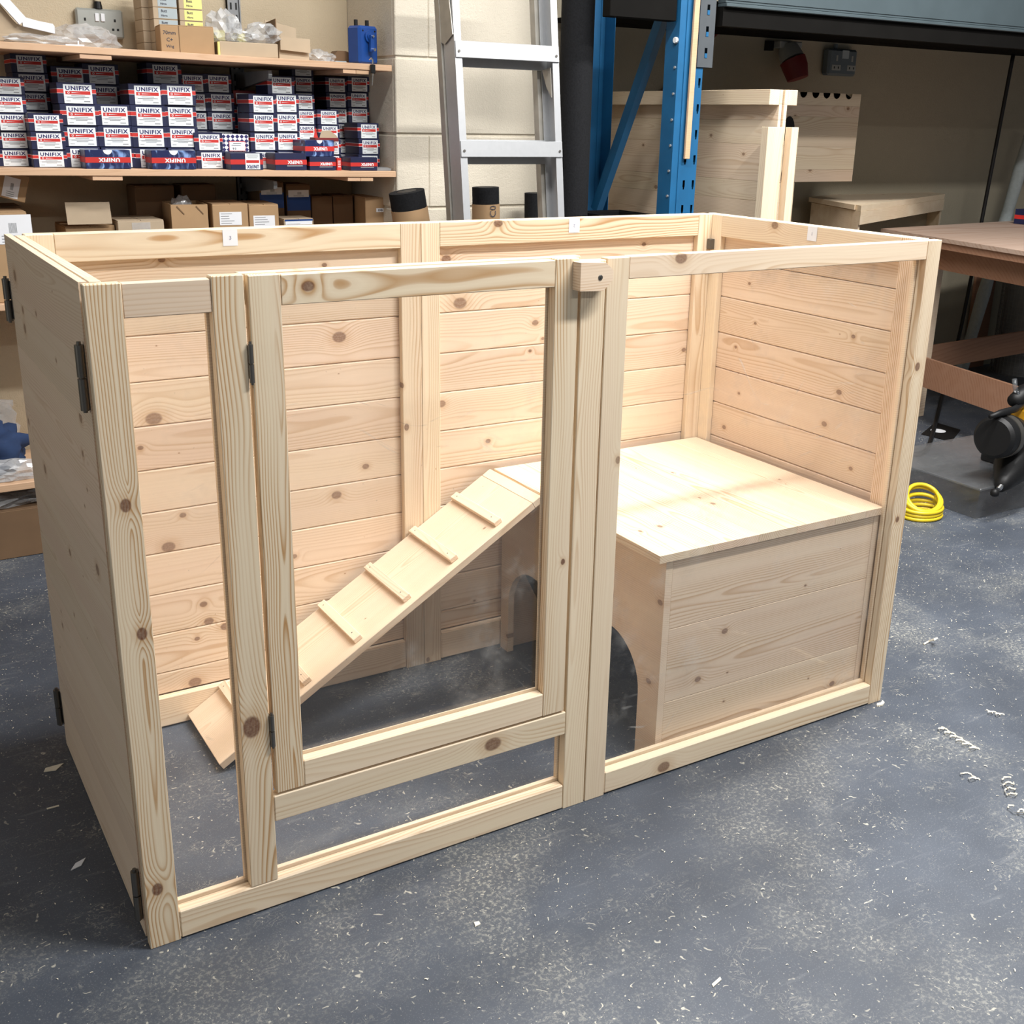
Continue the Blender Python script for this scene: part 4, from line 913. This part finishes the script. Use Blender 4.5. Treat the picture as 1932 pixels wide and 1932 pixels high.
bm = new(); box(bm, .01, RX1-RX0-.01, .02, .045, 0, 2.3); mk('slot_shade', bm, BLACK, rk)  # black box inside the post, stands in for the shade behind its slots
def strut(a, b, name):
    a = Vector(a); b = Vector(b); d = (b-a).normalized(); bm = new(); n = d.cross(Vector((1, 0, 0))).normalized()*.021
    for x0, x1, s0, s1 in ((.035, .038, -1, 1), (.038, .065, -1, -.86), (.038, .065, .86, 1)):
        v = []
        for e, p in ((0, a), (1, b)):
            for x in (x0, x1):
                for s in (s0, s1): v.append(bm.verts.new(p+n*s+Vector((x, 0, 0))))
        for f in ((0, 1, 3, 2), (4, 6, 7, 5), (0, 4, 5, 1), (2, 3, 7, 6), (0, 2, 6, 4), (1, 5, 7, 3)): bm.faces.new([v[i] for i in f])
    bmesh.ops.recalc_face_normals(bm, faces=bm.faces[:]); mk(name, bm, BLUE, rk)
strut((0, .055, 1.93), (0, .53, 1.03), 'diagonal_brace'); strut((0, .53, 1.00), (0, .055, .20), 'diagonal_brace'); strut((0, .055, 1.70), (0, .53, 2.28), 'diagonal_brace')
for k in range(7):
    bm = new(); z = 1.118+.0868*k; cyl(bm, (-.0045, .012, z), (0, .012, z), .0045 if k < 6 else .010, n=10); mk('bolt', bm, ALU, rk)
bm = new(); cyl(bm, (-.010, .012, 1.64), (0, .012, 1.64), .010, n=8); mk('bolt', bm, LBL, rk)
cp = at(1330, 60, 'y', 1.61); bm = new()
hol = [(.036-.006, .036+.006, z, z+.034) for z in (.03, .10, .17, .24)]
plate(bm, 0, .066, hol, 0, .42, 0); box(bm, .066, .069, 0, .05, 0, .42); box(bm, 0, .002, .0003, .006, 0, .42)
mk('beam_connector', bm, plain('connector_grey', (.085, .095, .105), .5, .2), rk, (at(1318, 100, 'y', 1.61).x-RX0, -.006, 1.556))
bm = new()
for h in hol: box(bm, h[0]+.001, h[1]-.001, -.002, .0, h[2]+.001, h[2]+.016)
mk('hooks', bm, BLUE, rk, (at(1318, 100, 'y', 1.61).x-RX0, -.0055, 1.556))['kind'] = 'stuff'
a = at(1298, 300, 'y', 1.60)
o = mk('timber_strip', (lambda m: (box(m, -.011, .011, -.005, .005, 0, 1.0, bev=.001), m)[1])(new()), SHELFWOOD, None, (a.x-.001, 1.607, a.z)); o.rotation_euler = (0, .006, 0); woody(o, .5, .2, 0)
tag(o, 'thin reddish timber strip standing against the face of the blue rack post', 'timber strip')
bmx = thing('rack_beam', 'grey-blue steel rack beam crossing the top right of the picture', 'beam', (2.50, 1.60, 1.757))
bm = new(); box(bm, 0, 4.2, 0, .045, .012, .155, bev=.002); mk('upper_face', bm, GREYBLUE, bmx)
bm = new(); box(bm, 0, 4.2, -.006, .045, 0, .0115, bev=.002); box(bm, 0, 4.2, -.003, -.0002, .022, .028); mk('lip', bm, GREYBLUE, bmx)
bm = new(); box(bm, 0, 4.2, .012, .045, -.062, -.0005); mk('lower_web', bm, DARK, bmx)  # recessed lower part of the beam, its shade given as near-black colour
dk = thing('rack_deck', 'dark boarded rack deck above the stacked panels, seen from below', 'deck', (1.95, 1.65, 1.76))
for k in range(6):
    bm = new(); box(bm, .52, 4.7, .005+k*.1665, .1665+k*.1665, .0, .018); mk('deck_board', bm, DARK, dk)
o = thing('rack_beam', 'dark rack beam left of the blue post at the top of the picture', 'beam', (2.03, 1.63, 1.70))
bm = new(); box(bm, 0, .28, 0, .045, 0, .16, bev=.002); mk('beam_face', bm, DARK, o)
# ------------------------------------------------------------------ stacked pine panels behind the rack
def solid_panel(name, label, x0, x1, y0, y1, zs, root_loc=None, grp=None, axis='y'):
    o = thing(name, label, 'panel', ((x0+x1)/2, (y0+y1)/2, 0), group=grp)
    for i, (a, b) in enumerate(zip(zs, zs[1:])): bd('board', o, x0, x1, y0, y1, a, b-.0005, axis=axis, grain=.4, tint=[.2, .7, .35, .6, .1, .5, .3, .6][i % 8], knotty=1.0, bev=.0008)
    return o
XP = 2.672
zz = [0, .13, .27, .41, .55, .70, .84, .98, 1.10, 1.17, 1.30, 1.385, 1.44, 1.488]
pa = solid_panel('framed_panel', 'pine framed panel behind the blue rack post, its edge facing the room', XP, XP+.014, 1.475, 2.60, zz)
bd('top_rail', pa, XP-.048, XP-.0005, 1.475, 2.60, 1.436, 1.488, grain=.5, tint=.2, knotty=.3)
bd('stile', pa, XP-.048, XP-.0005, 2.545, 2.60, 0, 1.4355, grain=.5, tint=.2)
bd('mid_rail', pa, XP-.030, XP-.0005, 1.475, 2.544, .55, .60, grain=.5)
bd('stile', pa, XP-.075, XP-.0005, 1.44, 1.474, 0, 1.362, grain=.3, tint=.15, knotty=0)
pb = solid_panel('framed_panel', 'pine framed panel standing back to back behind the first one, rail to the right', XP+.020, XP+.034, 1.470, 2.60, zz)
bd('top_rail', pb, XP+.0345, XP+.080, 1.470, 2.60, 1.436, 1.488, grain=.5, tint=.2, knotty=.3)
bd('stile', pb, XP+.0345, XP+.068, 1.436, 1.469, 0, 1.362, grain=.3, tint=.15, knotty=0)
# board with a scalloped top edge
y_ = 2.24; A = at(1490, 182, 'y', y_); B = at(1625, 178, 'y', y_); Cc = at(1612, 342, 'y', y_)
sx0, sx1, sz0, sz1 = A.x-.15, B.x, Cc.z, B.z
sc = thing('scalloped_panel', 'pine panel with five notches along its top edge, behind the standing framed panels', 'panel', ((sx0+sx1)/2, y_, 0))
ed = [sz0, sz0+.055, sz0+.155, sz0+.20, sz0+.285, sz0+.335, sz1]
for i, (a, b) in enumerate(zip(ed, ed[1:])):
    if i == len(ed)-2:
        def scal(bm, rot, c, a=a, b=b):
            pts = [(sx0, a), (sx1, a), (sx1, b)]
            for px in (1602, 1579, 1560, 1539, 1516):
                cx = at(px, 180, 'y', y_).x; pts += [(cx+.022*math.cos(t), b-.022*math.sin(t)*1.1) for t in [PI*k/8 for k in range(9)]]
            pts.append((sx0, b))
            f0 = [bm.verts.new(rot.transposed() @ (Vector((p[0], y_, p[1]))-c)) for p in pts]; f1 = [bm.verts.new(rot.transposed() @ (Vector((p[0], y_+.018, p[1]))-c)) for p in pts]
            n = len(pts); F = [bm.faces.new(f0), bm.faces.new(f1[::-1])]
            for k in range(n): F.append(bm.faces.new((f0[k], f1[k], f1[(k+1) % n], f0[(k+1) % n])))
            bmesh.ops.triangulate(bm, faces=F[:2]); bmesh.ops.recalc_face_normals(bm, faces=bm.faces[:])
        bd('board', sc, sx0, sx1, y_, y_+.018, a, b, axis='x', grain=.4, tint=.3, cut=scal)
    else: bd('board', sc, sx0, sx1, y_, y_+.018, a, b-.0004, axis='x', grain=.4, tint=[.75, .2, .5, .2, .8][i], knotty=1, bev=.0005)
for (px, py) in ((1488, 245), (1484, 333)):
    q = at(px, py, 'y', y_-.001); bm = new(); pts = [(q.x+.035*math.cos(t), q.z+.058*math.sin(t)) for t in [2*PI*k/20 for k in range(20)]]
    prism(bm, [(p[0]-sc.location.x, p[1]) for p in pts], 'y', -.0012, .0); mk('hand_hole', bm, BLACK, sc)
o = solid_panel('standing_panel', 'grey weathered board standing under the scalloped panel', sx0+.12, sx0+.22, y_-.008, y_+.03, [0, .4, .8, sz0-.001], axis='z')
# ------------------------------------------------------------------ wall fittings, right
YW = 2.66
q = at(1588, 118, 'y', YW-.04)
so2 = thing('wall_socket', 'blue-grey surface double socket on the dim right-hand wall', 'wall socket', (q.x, YW, q.z))
bm = new(); box(bm, -.098, .098, -.050, 0, -.062, .062, bev=.010); mk('case', bm, SOCKD, so2)
for s in (-.045, .060):
    bm = new(); box(bm, s-.030, s+.030, -.0515, -.050, -.038, -.012, bev=.001); mk('socket_plate', bm, SOCK, so2)
    bm = new(); box(bm, s-.006, s+.006, -.0515, -.050, .005, .032, bev=.001); mk('switch', bm, SOCK, so2)
    bm = new()
    for e in (-.014, .014): box(bm, s+e-.003, s+e+.003, -.0525, -.0516, -.030, -.020)
    mk('pin_holes', bm, BLACK, so2)
bm = new(); box(bm, -.012, .034, -.0515, -.050, .018, .056); mk('test_label', bm, GREYLAB, so2)
bm = new(); cyl(bm, (-.03, -.018, .062), (-.03, -.018, .085), .010); mk('conduit', bm, SOCKD, so2)
q = at(1488, 105, 'y', YW-.06)
rp = thing('industrial_socket', 'grey industrial socket with a red plug hanging from it on the dim right-hand wall', 'industrial socket', (q.x, YW, q.z))
bm = new(); box(bm, -.068, .075, -.07, 0, .032, .064, bev=.004); mk('box', bm, SOCK, rp)
bm = new(); box(bm, -.105, -.072, -.03, 0, .020, .064); mk('black_duct', bm, BLACK, rp)
bm = new(); tube(bm, [(0, -.05, .037), (.0, -.065, .01), (.004, -.085, -.02)], [.046, .054, .058], 18); mk('plug_body', bm, SOCK, rp, smooth='auto')
bm = new(); tube(bm, [(.004, -.085, -.020), (.012, -.10, -.055), (.020, -.115, -.105)], [.062, .060, .050], 18); box(bm, .05, .085, -.115, -.075, -.075, -.05, bev=.006); mk('red_collar', bm, REDD, rp, smooth='auto')
q = at(1279, 95, 'y', YW)
o = thing('switch_box', 'small dark wall box half hidden behind the blue rack post', 'switch box', (q.x, YW, q.z)); bm = new(); box(bm, -.05, .05, -.05, 0, -.06, .06, bev=.005); mk('case', bm, SOCKD, o); bm = new(); box(bm, -.03, .03, -.052, -.050, -.03, .03, bev=.002); mk('lid', bm, GREYMET, o)
a = at(1245, 178, 'y', 2.65); b = at(1366, 48, 'y', 2.65)
bm = new(); tube(bm, [a-Vector((.1, 0, .1)), a, b, b+Vector((.1, 0, .1))], .007, 8); o = mk('red_cable', bm, REDD); tag(o, 'thin dark red cable running slantwise across the dim wall behind the rack post', 'cable')
# ------------------------------------------------------------------ pine cabinet behind the bench
zt = 1.03
P = [at(1625, 388, 'z', zt), at(1532, 372, 'z', zt), at(1690, 362, 'z', zt), at(1783, 366, 'z', zt)]
A, B, D4 = [Vector((p.x, p.y)) for p in (P[0], P[1], P[3])]; ex = D4-A; ey = B-A; C4 = A+ex+ey
cab = thing('pine_cabinet', 'open-fronted pine cabinet with a lid behind the workbench', 'cabinet', (A.x, A.y, 0))
def pl(u, v): q = ex*u+ey*v; return (q.x, q.y)
def slab(name, us, vs, z0, z1, **k):
    bm = new(); prism(bm, [pl(us[0], vs[0]), pl(us[1], vs[0]), pl(us[1], vs[1]), pl(us[0], vs[1])], 'z', z0, z1); o = mk(name, bm, PINE, cab); woody(o, **k); return o
slab('lid', (-.012, 1.0), (.10, 1.04), zt-.022, zt, grain=.4, tint=.3)
slab('front_batten', (0, 1.0), (.0, .095), zt-.026, zt, grain=.4, tint=.1)
slab('side', (0, .018), (.02, 1.0), 0, zt-.0265, grain=.5, tint=.4)
slab('side', (.975, 1.0), (.02, 1.0), 0, zt-.0265, grain=.5, tint=.0)
slab('back', (.0185, .9745), (.95, 1.0), 0, zt-.0265, grain=.5, tint=.6)
slab('top_rail', (.0, 1.0), (-.005, .0195), zt-.085, zt-.0265, grain=.5, tint=.2)
slab('shelf', (.0185, .9745), (.03, .949), .45, .47, grain=.4)
slab('bottom', (.0185, .9745), (.03, .949), .05, .07, grain=.4)
# ------------------------------------------------------------------ workbench
zt = .90
A2 = at(1662, 431, 'z', zt).xy; L1 = at(1932, 474, 'z', zt).xy; dl = (L1-A2).normalized(); dbk = (Vector((1, .075))).normalized()
wb = thing('workbench', 'workbench with reddish plywood top and stretchers at the right edge', 'workbench', (A2.x, A2.y, 0))
def wq(s, t): q = dl*s+dbk*t; return (q.x, q.y)
def wslab(name, ss, ts, z0, z1, mat=PLY, **k):
    bm = new(); prism(bm, [wq(ss[0], ts[0]), wq(ss[1], ts[0]), wq(ss[1], ts[1]), wq(ss[0], ts[1])], 'z', z0, z1); o = mk(name, bm, mat, wb); woody(o, **k); return o
wslab('plywood_top', (0, 1.35), (0, 1.6), zt-.018, zt, PLYTOP, grain=.5, tint=.9, knotty=0)
wslab('edge_strip', (0, 1.35), (.012, .03), zt-.05, zt-.0185, grain=.5, tint=.2, knotty=0)
wslab('apron', (.30, 1.30), (.10, .118), zt-.155, zt-.0185, grain=.5, tint=.1, knotty=0)
wslab('apron', (.26, .278), (.119, 1.5), zt-.155, zt-.0185, grain=.5, tint=.1, knotty=0)
for (s, t) in ((1.16, .085), (.255, 1.42), (1.16, 1.42)):
    wslab('leg', (s-.01, s+.05), (t+.034, t+.105), 0, zt-.156, PINE, grain=.4, tint=.6, knotty=0)
bm = new(); box(bm, .07, .168, -.265, -.225, 0, zt-.0515, bev=.002); woody(mk('leg', bm, PINE, wb), .4, .7, 0)
wslab('stretcher', (.30, 1.25), (.098, .117), .185, .325, grain=.6, tint=.25, knotty=0)
wslab('stretcher', (.235, .253), (.12, 1.5), .225, .345, grain=.6, tint=.0, knotty=0)
q = at(1912, 422, 'z', zt); 
o = link('cross_carton', bpy.data.meshes.new('tmp')); bpy.data.objects.remove(o)
bm = new(); box(bm, 0, .14, 0, .08, 0, .075, bev=.001); o = mk('cross_carton', bm, NAVY, None, (q.x, q.y-.08, zt+.0006)); tag(o, 'dark carton with red band standing on the workbench at the picture edge', 'carton', 'screw cartons laid crosswise at the shelf edge')
bm = new(); box(bm, -.0004, .1404, -.0006, .08, .026, .046); b_ = mk('band', bm, RED, o)
bm = new(); text(bm, 'UNIFIX', facing((.052, -.0012, .036), .014, (-1, 0, 0), (0, 0, -1)), 0, .05, .075); quad(bm, (.052, -.0009, .020), (1, 0, 0), (0, 0, 1), .07, .004, 1); mk('lettering', bm, [LBL, LINEG], b_)
# cable, lagging and mesh behind the bench
pts = [at(1912, 102, 'y', 2.3), at(1884, 250, 'y', 2.32), at(1852, 418, 'y', 2.34), at(1833, 520, 'y', 2.36), at(1806, 650, 'y', 2.36), at(1780, 740, 'y', 2.1), at(1762, 810, 'y', 1.72), at(1748, 848, 'z', .015), at(1722, 858, 'z', .013)]
def smooth_pts(p, n=6):
    out = []
    for i in range(len(p)-1):
        a, b, c, d = p[max(i-1, 0)], p[i], p[i+1], p[min(i+2, len(p)-1)]
        for k in range(n):
            t = k/n; out.append(.5*((2*b)+(c-a)*t+(2*a-5*b+4*c-d)*t*t+(3*b-a-3*c+d)*t**3))
    return out+[p[-1]]
bm = new(); tube(bm, smooth_pts(pts), .010, 8); o = mk('black_cable', bm, BLACK, smooth=True); tag(o, 'black cable hanging from the rack beam down behind the workbench to the floor', 'cable')
a = at(1945, 250, 'y', 2.45); b = at(1828, 650, 'y', 2.45)
d = (a-b).normalized(); t0 = b-d*(b.z/d.z)*.93
bm = new(); tube(bm, [t0+d*(k*.12) for k in range(13)], [.034+.003*math.sin(k*2.1) for k in range(13)], 14); o = mk('foam_pipe_lagging', bm, LAG, smooth=True); tag(o, 'length of grey foam lagging leaning on the wall behind the workbench', 'pipe lagging')
mp = at(1925, 600, 'y', 2.42); mr = thing('wire_mesh_roll', 'standing roll of galvanised wire mesh under the right end of the workbench', 'mesh roll', (mp.x+.08, 2.42, 0))
bm = new(); n = 48
for k in range(n):
    t = 2*PI*k/n; r = .17; cyl(bm, (r*math.cos(t), r*math.sin(t), .001), (r*math.cos(t), r*math.sin(t), .78), .0014, n=4)
mk('upright_wires', bm, WIREM, mr)['kind'] = 'stuff'
bm = new()
for k in range(32):
    z = .003+k*.025; tube(bm, [(.17*math.cos(t), .17*math.sin(t), z) for t in [2*PI*i/32 for i in range(33)]], .0014, 4)
mk('hoop_wires', bm, WIREM, mr)['kind'] = 'stuff'
bm = new(); cyl(bm, (0, 0, .001), (0, 0, .77), .15, n=28); mk('inner_layers', bm, GREYMET, mr)
o = mk('brown_board', (lambda m: (box(m, -.09, .09, 0, .018, 0, .72, bev=.001), m)[1])(new()), PLY, None, (5.52, 2.63, .0006)); woody(o, .4, .0, 0); tag(o, 'dark brown board standing behind the mesh roll under the workbench', 'board')
# ------------------------------------------------------------------ yellow hose, tubs and saw
bm = new(); q = at(1738, 968, 'z', .012)
def loop(c, r, tilt, z, n=36, sq=.8, ph=0):
    return [Vector((c.x+r*math.cos(t+ph), c.y+r*sq*math.sin(t+ph), z+max(0, tilt*(1+math.sin(t+ph+.4))*r))) for t in [2*PI*i/n for i in range(n+1)]]
pts = []
for r, ti, z in ((.080, .0, .008), (.078, .02, .021), (.080, .04, .034), (.070, .22, .036), (.074, .38, .038), (.066, .52, .038)): pts += loop(q, r, ti, z)
tube(bm, pts, .0075, 8); o = mk('coiled_hose', bm, YELLOW, smooth=True); tag(o, 'coiled yellow hose on the floor just right of the enclosure', 'hose')
def tub(label, x0, x1, y0, y1, h):
    o = thing('storage_tub', label, 'tub', ((x0+x1)/2, (y0+y1)/2, 0)); a, b = (x1-x0)/2, (y1-y0)/2; t = .004
    bm = new(); k = .93
    for (p, r) in (((-a, -b), (a, -b)), ((a, -b), (a, b)), ((a, b), (-a, b)), ((-a, b), (-a, -b))):
        f = [(p[0]*k, p[1]*k, .0008), (r[0]*k, r[1]*k, .0008), (r[0], r[1], h), (p[0], p[1], h)]; bm.faces.new([bm.verts.new(v) for v in f])
    bm.faces.new([bm.verts.new((sx_*a*k, sy_*b*k, .0008)) for sx_, sy_ in ((-1, -1), (-1, 1), (1, 1), (1, -1))])
    mk('tub_body', bm, TUB, o)
    bm = new(); box(bm, -a-.008, a+.008, -b-.008, b+.008, h, h+.010, bev=.003); mk('tub_lid', bm, TUB, o)
    return o
tub('translucent grey storage tub under the black saw at the right edge', 3.165, 3.76, .78, 1.28, .118)
bm = new(); r_ = .030; A_ = [at(1738, 820, 'z', 0), at(1765, 798, 'z', 0), at(1812, 812, 'z', 0), at(1795, 834, 'z', 0)]
prism(bm, [(p.x-A_[0].x, p.y-A_[0].y) for p in A_], 'z', 0, .003); o = mk('rubber_mat', bm, BLACK, None, (A_[0].x, A_[0].y, .0006)); tag(o, 'dark flat offcut with a pale oval on the floor right of the enclosure', 'mat')
q = at(1770, 813, 'z', .003); bm = new(); cyl(bm, (q.x-A_[0].x, q.y-A_[0].y, .003), (q.x-A_[0].x, q.y-A_[0].y, .0036), .035, n=20); mk('pale_disc', bm, PAPER, o)
q = at(1905, 826, 'y', .80)
sw = thing('mitre_saw', 'black and yellow power saw with round motor on a tub at the right edge', 'saw', (q.x+.10, .92, .129))
L_ = Vector(sw.location)
def sp(px, py, y): return at(px, py, 'y', y)-L_
bm = new(); c0 = sp(1873, 826, .80); c1 = sp(1990, 800, .90); ax = (c1-c0).normalized()
cyl(bm, c0, c0+ax*.012, .066, .078, 28); cyl(bm, c0+ax*.0122, c0+ax*.10, .078, .080, 28); cyl(bm, c0+ax*.1002, c0+ax*.16, .070, .064, 28); mk('motor_housing', bm, BLACK, sw, smooth='auto')
bm = new(); cyl(bm, c0+ax*.055, c0+ax*.085, .0815, n=28); mk('motor_band', bm, STEEL, sw, smooth='auto')
bm = new(); p = sp(1935, 780, .85); box(bm, p.x-.04, p.x+.12, p.y-.05, p.y+.05, p.z-.03, p.z+.03, bev=.014); mk('yellow_cover', bm, ORANGE, sw)
bm = new(); p = sp(1940, 862, .80); box(bm, p.x-.025, p.x+.1, p.y-.03, p.y+.03, p.z-.02, p.z+.022, bev=.010); mk('yellow_guard', bm, ORANGE, sw)
bm = new(); tube(bm, [sp(1925, 850, .84), sp(1908, 884, .80), sp(1894, 910, .765), sp(1886, 920, .755)], [.078, .066, .034, .020], 14); mk('pivot_arm', bm, BLACK, sw, smooth=True)
bm = new(); blob(bm, sp(1877, 930, .745), (.017, .017, .017), 5, .1, 2); mk('locking_knob', bm, BLACK, sw, smooth=True)
bm = new(); tube(bm, [sp(1890, 916, .75), sp(1884, 923, .75)], .010, 10); mk('knob_shaft', bm, CHROME, sw)
bm = new(); tube(bm, [sp(1868, 786, .80), sp(1890, 779, .80), sp(1915, 772, .82), sp(1935, 758, .84)], [.008, .014, .013, .012], 10); mk('carry_lug', bm, BLACK, sw, smooth=True)
bm = new(); tube(bm, [sp(1912, 756, .84), sp(1935, 745, .86), sp(1975, 735, .9)], [.024, .042, .04], 14); mk('handle', bm, BLACK, sw, smooth=True)
bm = new(); tube(bm, [sp(1918, 744, .84), sp(1915, 728, .84), sp(1914, 715, .85)], .009, 10); mk('clear_nozzle', bm, TUB, sw, smooth=True)
bm = new(); tube(bm, [sp(1920, 746, .84), sp(1918, 738, .84)], .010, 12); mk('nozzle_ring', bm, CHROME, sw)
bm = new(); p = sp(1990, 900, .86); box(bm, .05, .30, -.10, .10, .0, .030, bev=.006); box(bm, .04, .16, -.04, .04, .0305, .20, bev=.01); mk('base', bm, BLACK, sw)
# ------------------------------------------------------------------ sawdust, curls and chips
def curl(label, px, py, r, turns, wd, seed):
    q = at(px, py, 'z', 0); rnd = random.Random(seed); bm = new(); pts = []; n = int(turns*14); hd = rnd.uniform(0, 6.28)
    for i in range(n+1):
        t = 2*PI*i/14; pts.append(Vector((r*math.cos(t)*(1+.25*math.sin(i*1.7))+i*r*.13*math.cos(hd), r*math.sin(t)*.75*(1+.2*math.cos(i*2.3))+i*r*.13*math.sin(hd), wd*.5+.003*abs(math.sin(t*.5)))))
    cc = [Vector((i*r*.13*math.cos(hd), i*r*.13*math.sin(hd), p.z)) for i, p in enumerate(pts)]
    v = [(bm.verts.new(p+Vector((0, 0, -wd*.4))), bm.verts.new(p+(p-c).normalized()*.0022+Vector((0, 0, wd*.1)))) for p, c in zip(pts, cc)]
    for a, b in zip(v, v[1:]): bm.faces.new((a[0], b[0], b[1], a[1]))
    o = mk('wood_curl', bm, SHAVE, None, (q.x, q.y, .0004)); return tag(o, label, 'wood shaving', 'curled wood shavings')
curl('long curled wood shaving chain, the upper one of the right edge group', 1842, 1418, .0105, 6, .005, 3)
curl('curled wood shaving loop alone left of the right edge group', 1842, 1476, .0115, 1.6, .004, 4)
curl('tangled curled wood shaving at the right edge, middle of the group', 1900, 1472, .012, 3.4, .005, 5)
curl('curled wood shaving nearest the bottom of the right edge group', 1905, 1526, .012, 2.4, .005, 6)
curl('curled wood shaving highest up at the right edge of the floor', 1890, 1352, .009, 2.2, .004, 7)
def chip(label, px, py, pts, h=.0015, mat=SHAVE, rz=0):
    q = at(px, py, 'z', 0); bm = new(); prism(bm, pts, 'z', 0, h); o = mk('wood_chip', bm, mat, None, (q.x, q.y, .0006)); o.rotation_euler.z = rz; return tag(o, label, 'wood chip')
chip('pale splinter of wood in the shadow left of the enclosure', 98, 1450, [(-.018, -.008), (.006, -.014), (.026, .008), (-.012, .006)])
chip('grey paper scrap lying left of the enclosure, nearer the front', 148, 1632, [(-.016, -.012), (.004, -.006), (.016, .014), (-.004, .006)], mat=PAPER)
chip('thin stick chip on the dark floor left of the enclosure', 100, 1524, [(-.012, -.002), (.012, -.002), (.012, .002), (-.012, .002)])
chip('torn shavings stuck under the front right corner post', 1662, 1328, [(-.022, -.006), (-.005, -.010), (.008, -.004), (.012, .006), (.0, .0), (-.012, .002)], .004)
q = at(1748, 1214, 'z', 0); bm = new(); prism(bm, [(-.016, 0), (.012, 0), (.016, .030), (-.008, .032), (-.006, .027), (.011, .024), (.008, .003), (-.016, .003)], 'y', 0, .004); o = mk('wood_chip', bm, SHAVE, None, (q.x, q.y, .0006)); o.rotation_euler = (.9, 0, .2); tag(o, 'folded white strip standing on the floor right of the enclosure', 'wood chip')
chip('pale flat flake on the floor at the bottom, left of centre', 900, 1744, [(-.006, -.005), (.005, -.004), (.006, .004), (-.003, .006)])
chip('pale sliver on the floor in front of the right half', 1352, 1854, [(-.014, -.002), (.010, -.003), (.014, .002), (-.010, .003)], rz=.3)
bm = new(); rnd = random.Random(11)
def fleck(x, y, s):
    a = rnd.uniform(0, PI); l = s*rnd.uniform(.6, 1.8); w_ = s*rnd.uniform(.18, .5); c, d = math.cos(a), math.sin(a); h = rnd.uniform(.0006, .0018); k = rnd.uniform(-.6, .6)*l
    p = [(-l, -w_), (0, -w_+k*.4), (l, -w_), (l, w_), (0, w_+k*.4), (-l, w_)]
    v = [bm.verts.new((x+u*c-t*d, y+u*d+t*c, h+(.0012 if i in (1, 4) else 0))) for i, (u, t) in enumerate(p)]
    bm.faces.new((v[0], v[1], v[4], v[5])); bm.faces.new((v[1], v[2], v[3], v[4]))
cnt = 0
while cnt < 9500:
    x = rnd.uniform(-1.2, 4.2); y = rnd.uniform(-1.3, 1.9)
    if -.02 < x < 1.83 and -.01 < y < .80: 
        if rnd.random() > .25: continue
    dens = .35+.65*max(0, min(1, (mnoise.noise(Vector((x*2.2, y*2.2, 4)))+.25)*1.6))
    if rnd.random() > dens: continue
    if any(ax_ < x < bx_ and ay_ < y < by_ for ax_, bx_, ay_, by_ in ((hx0, hx1, hy0, hy1),)): continue
    fleck(x, y, rnd.choice((.0007, .0009, .0012, .0016, .0022))); cnt += 1
o = mk('sawdust_flecks', bm, SHAVE); tag(o, 'sawdust flecks and tiny shavings strewn over the grey floor', 'sawdust', kind='stuff')
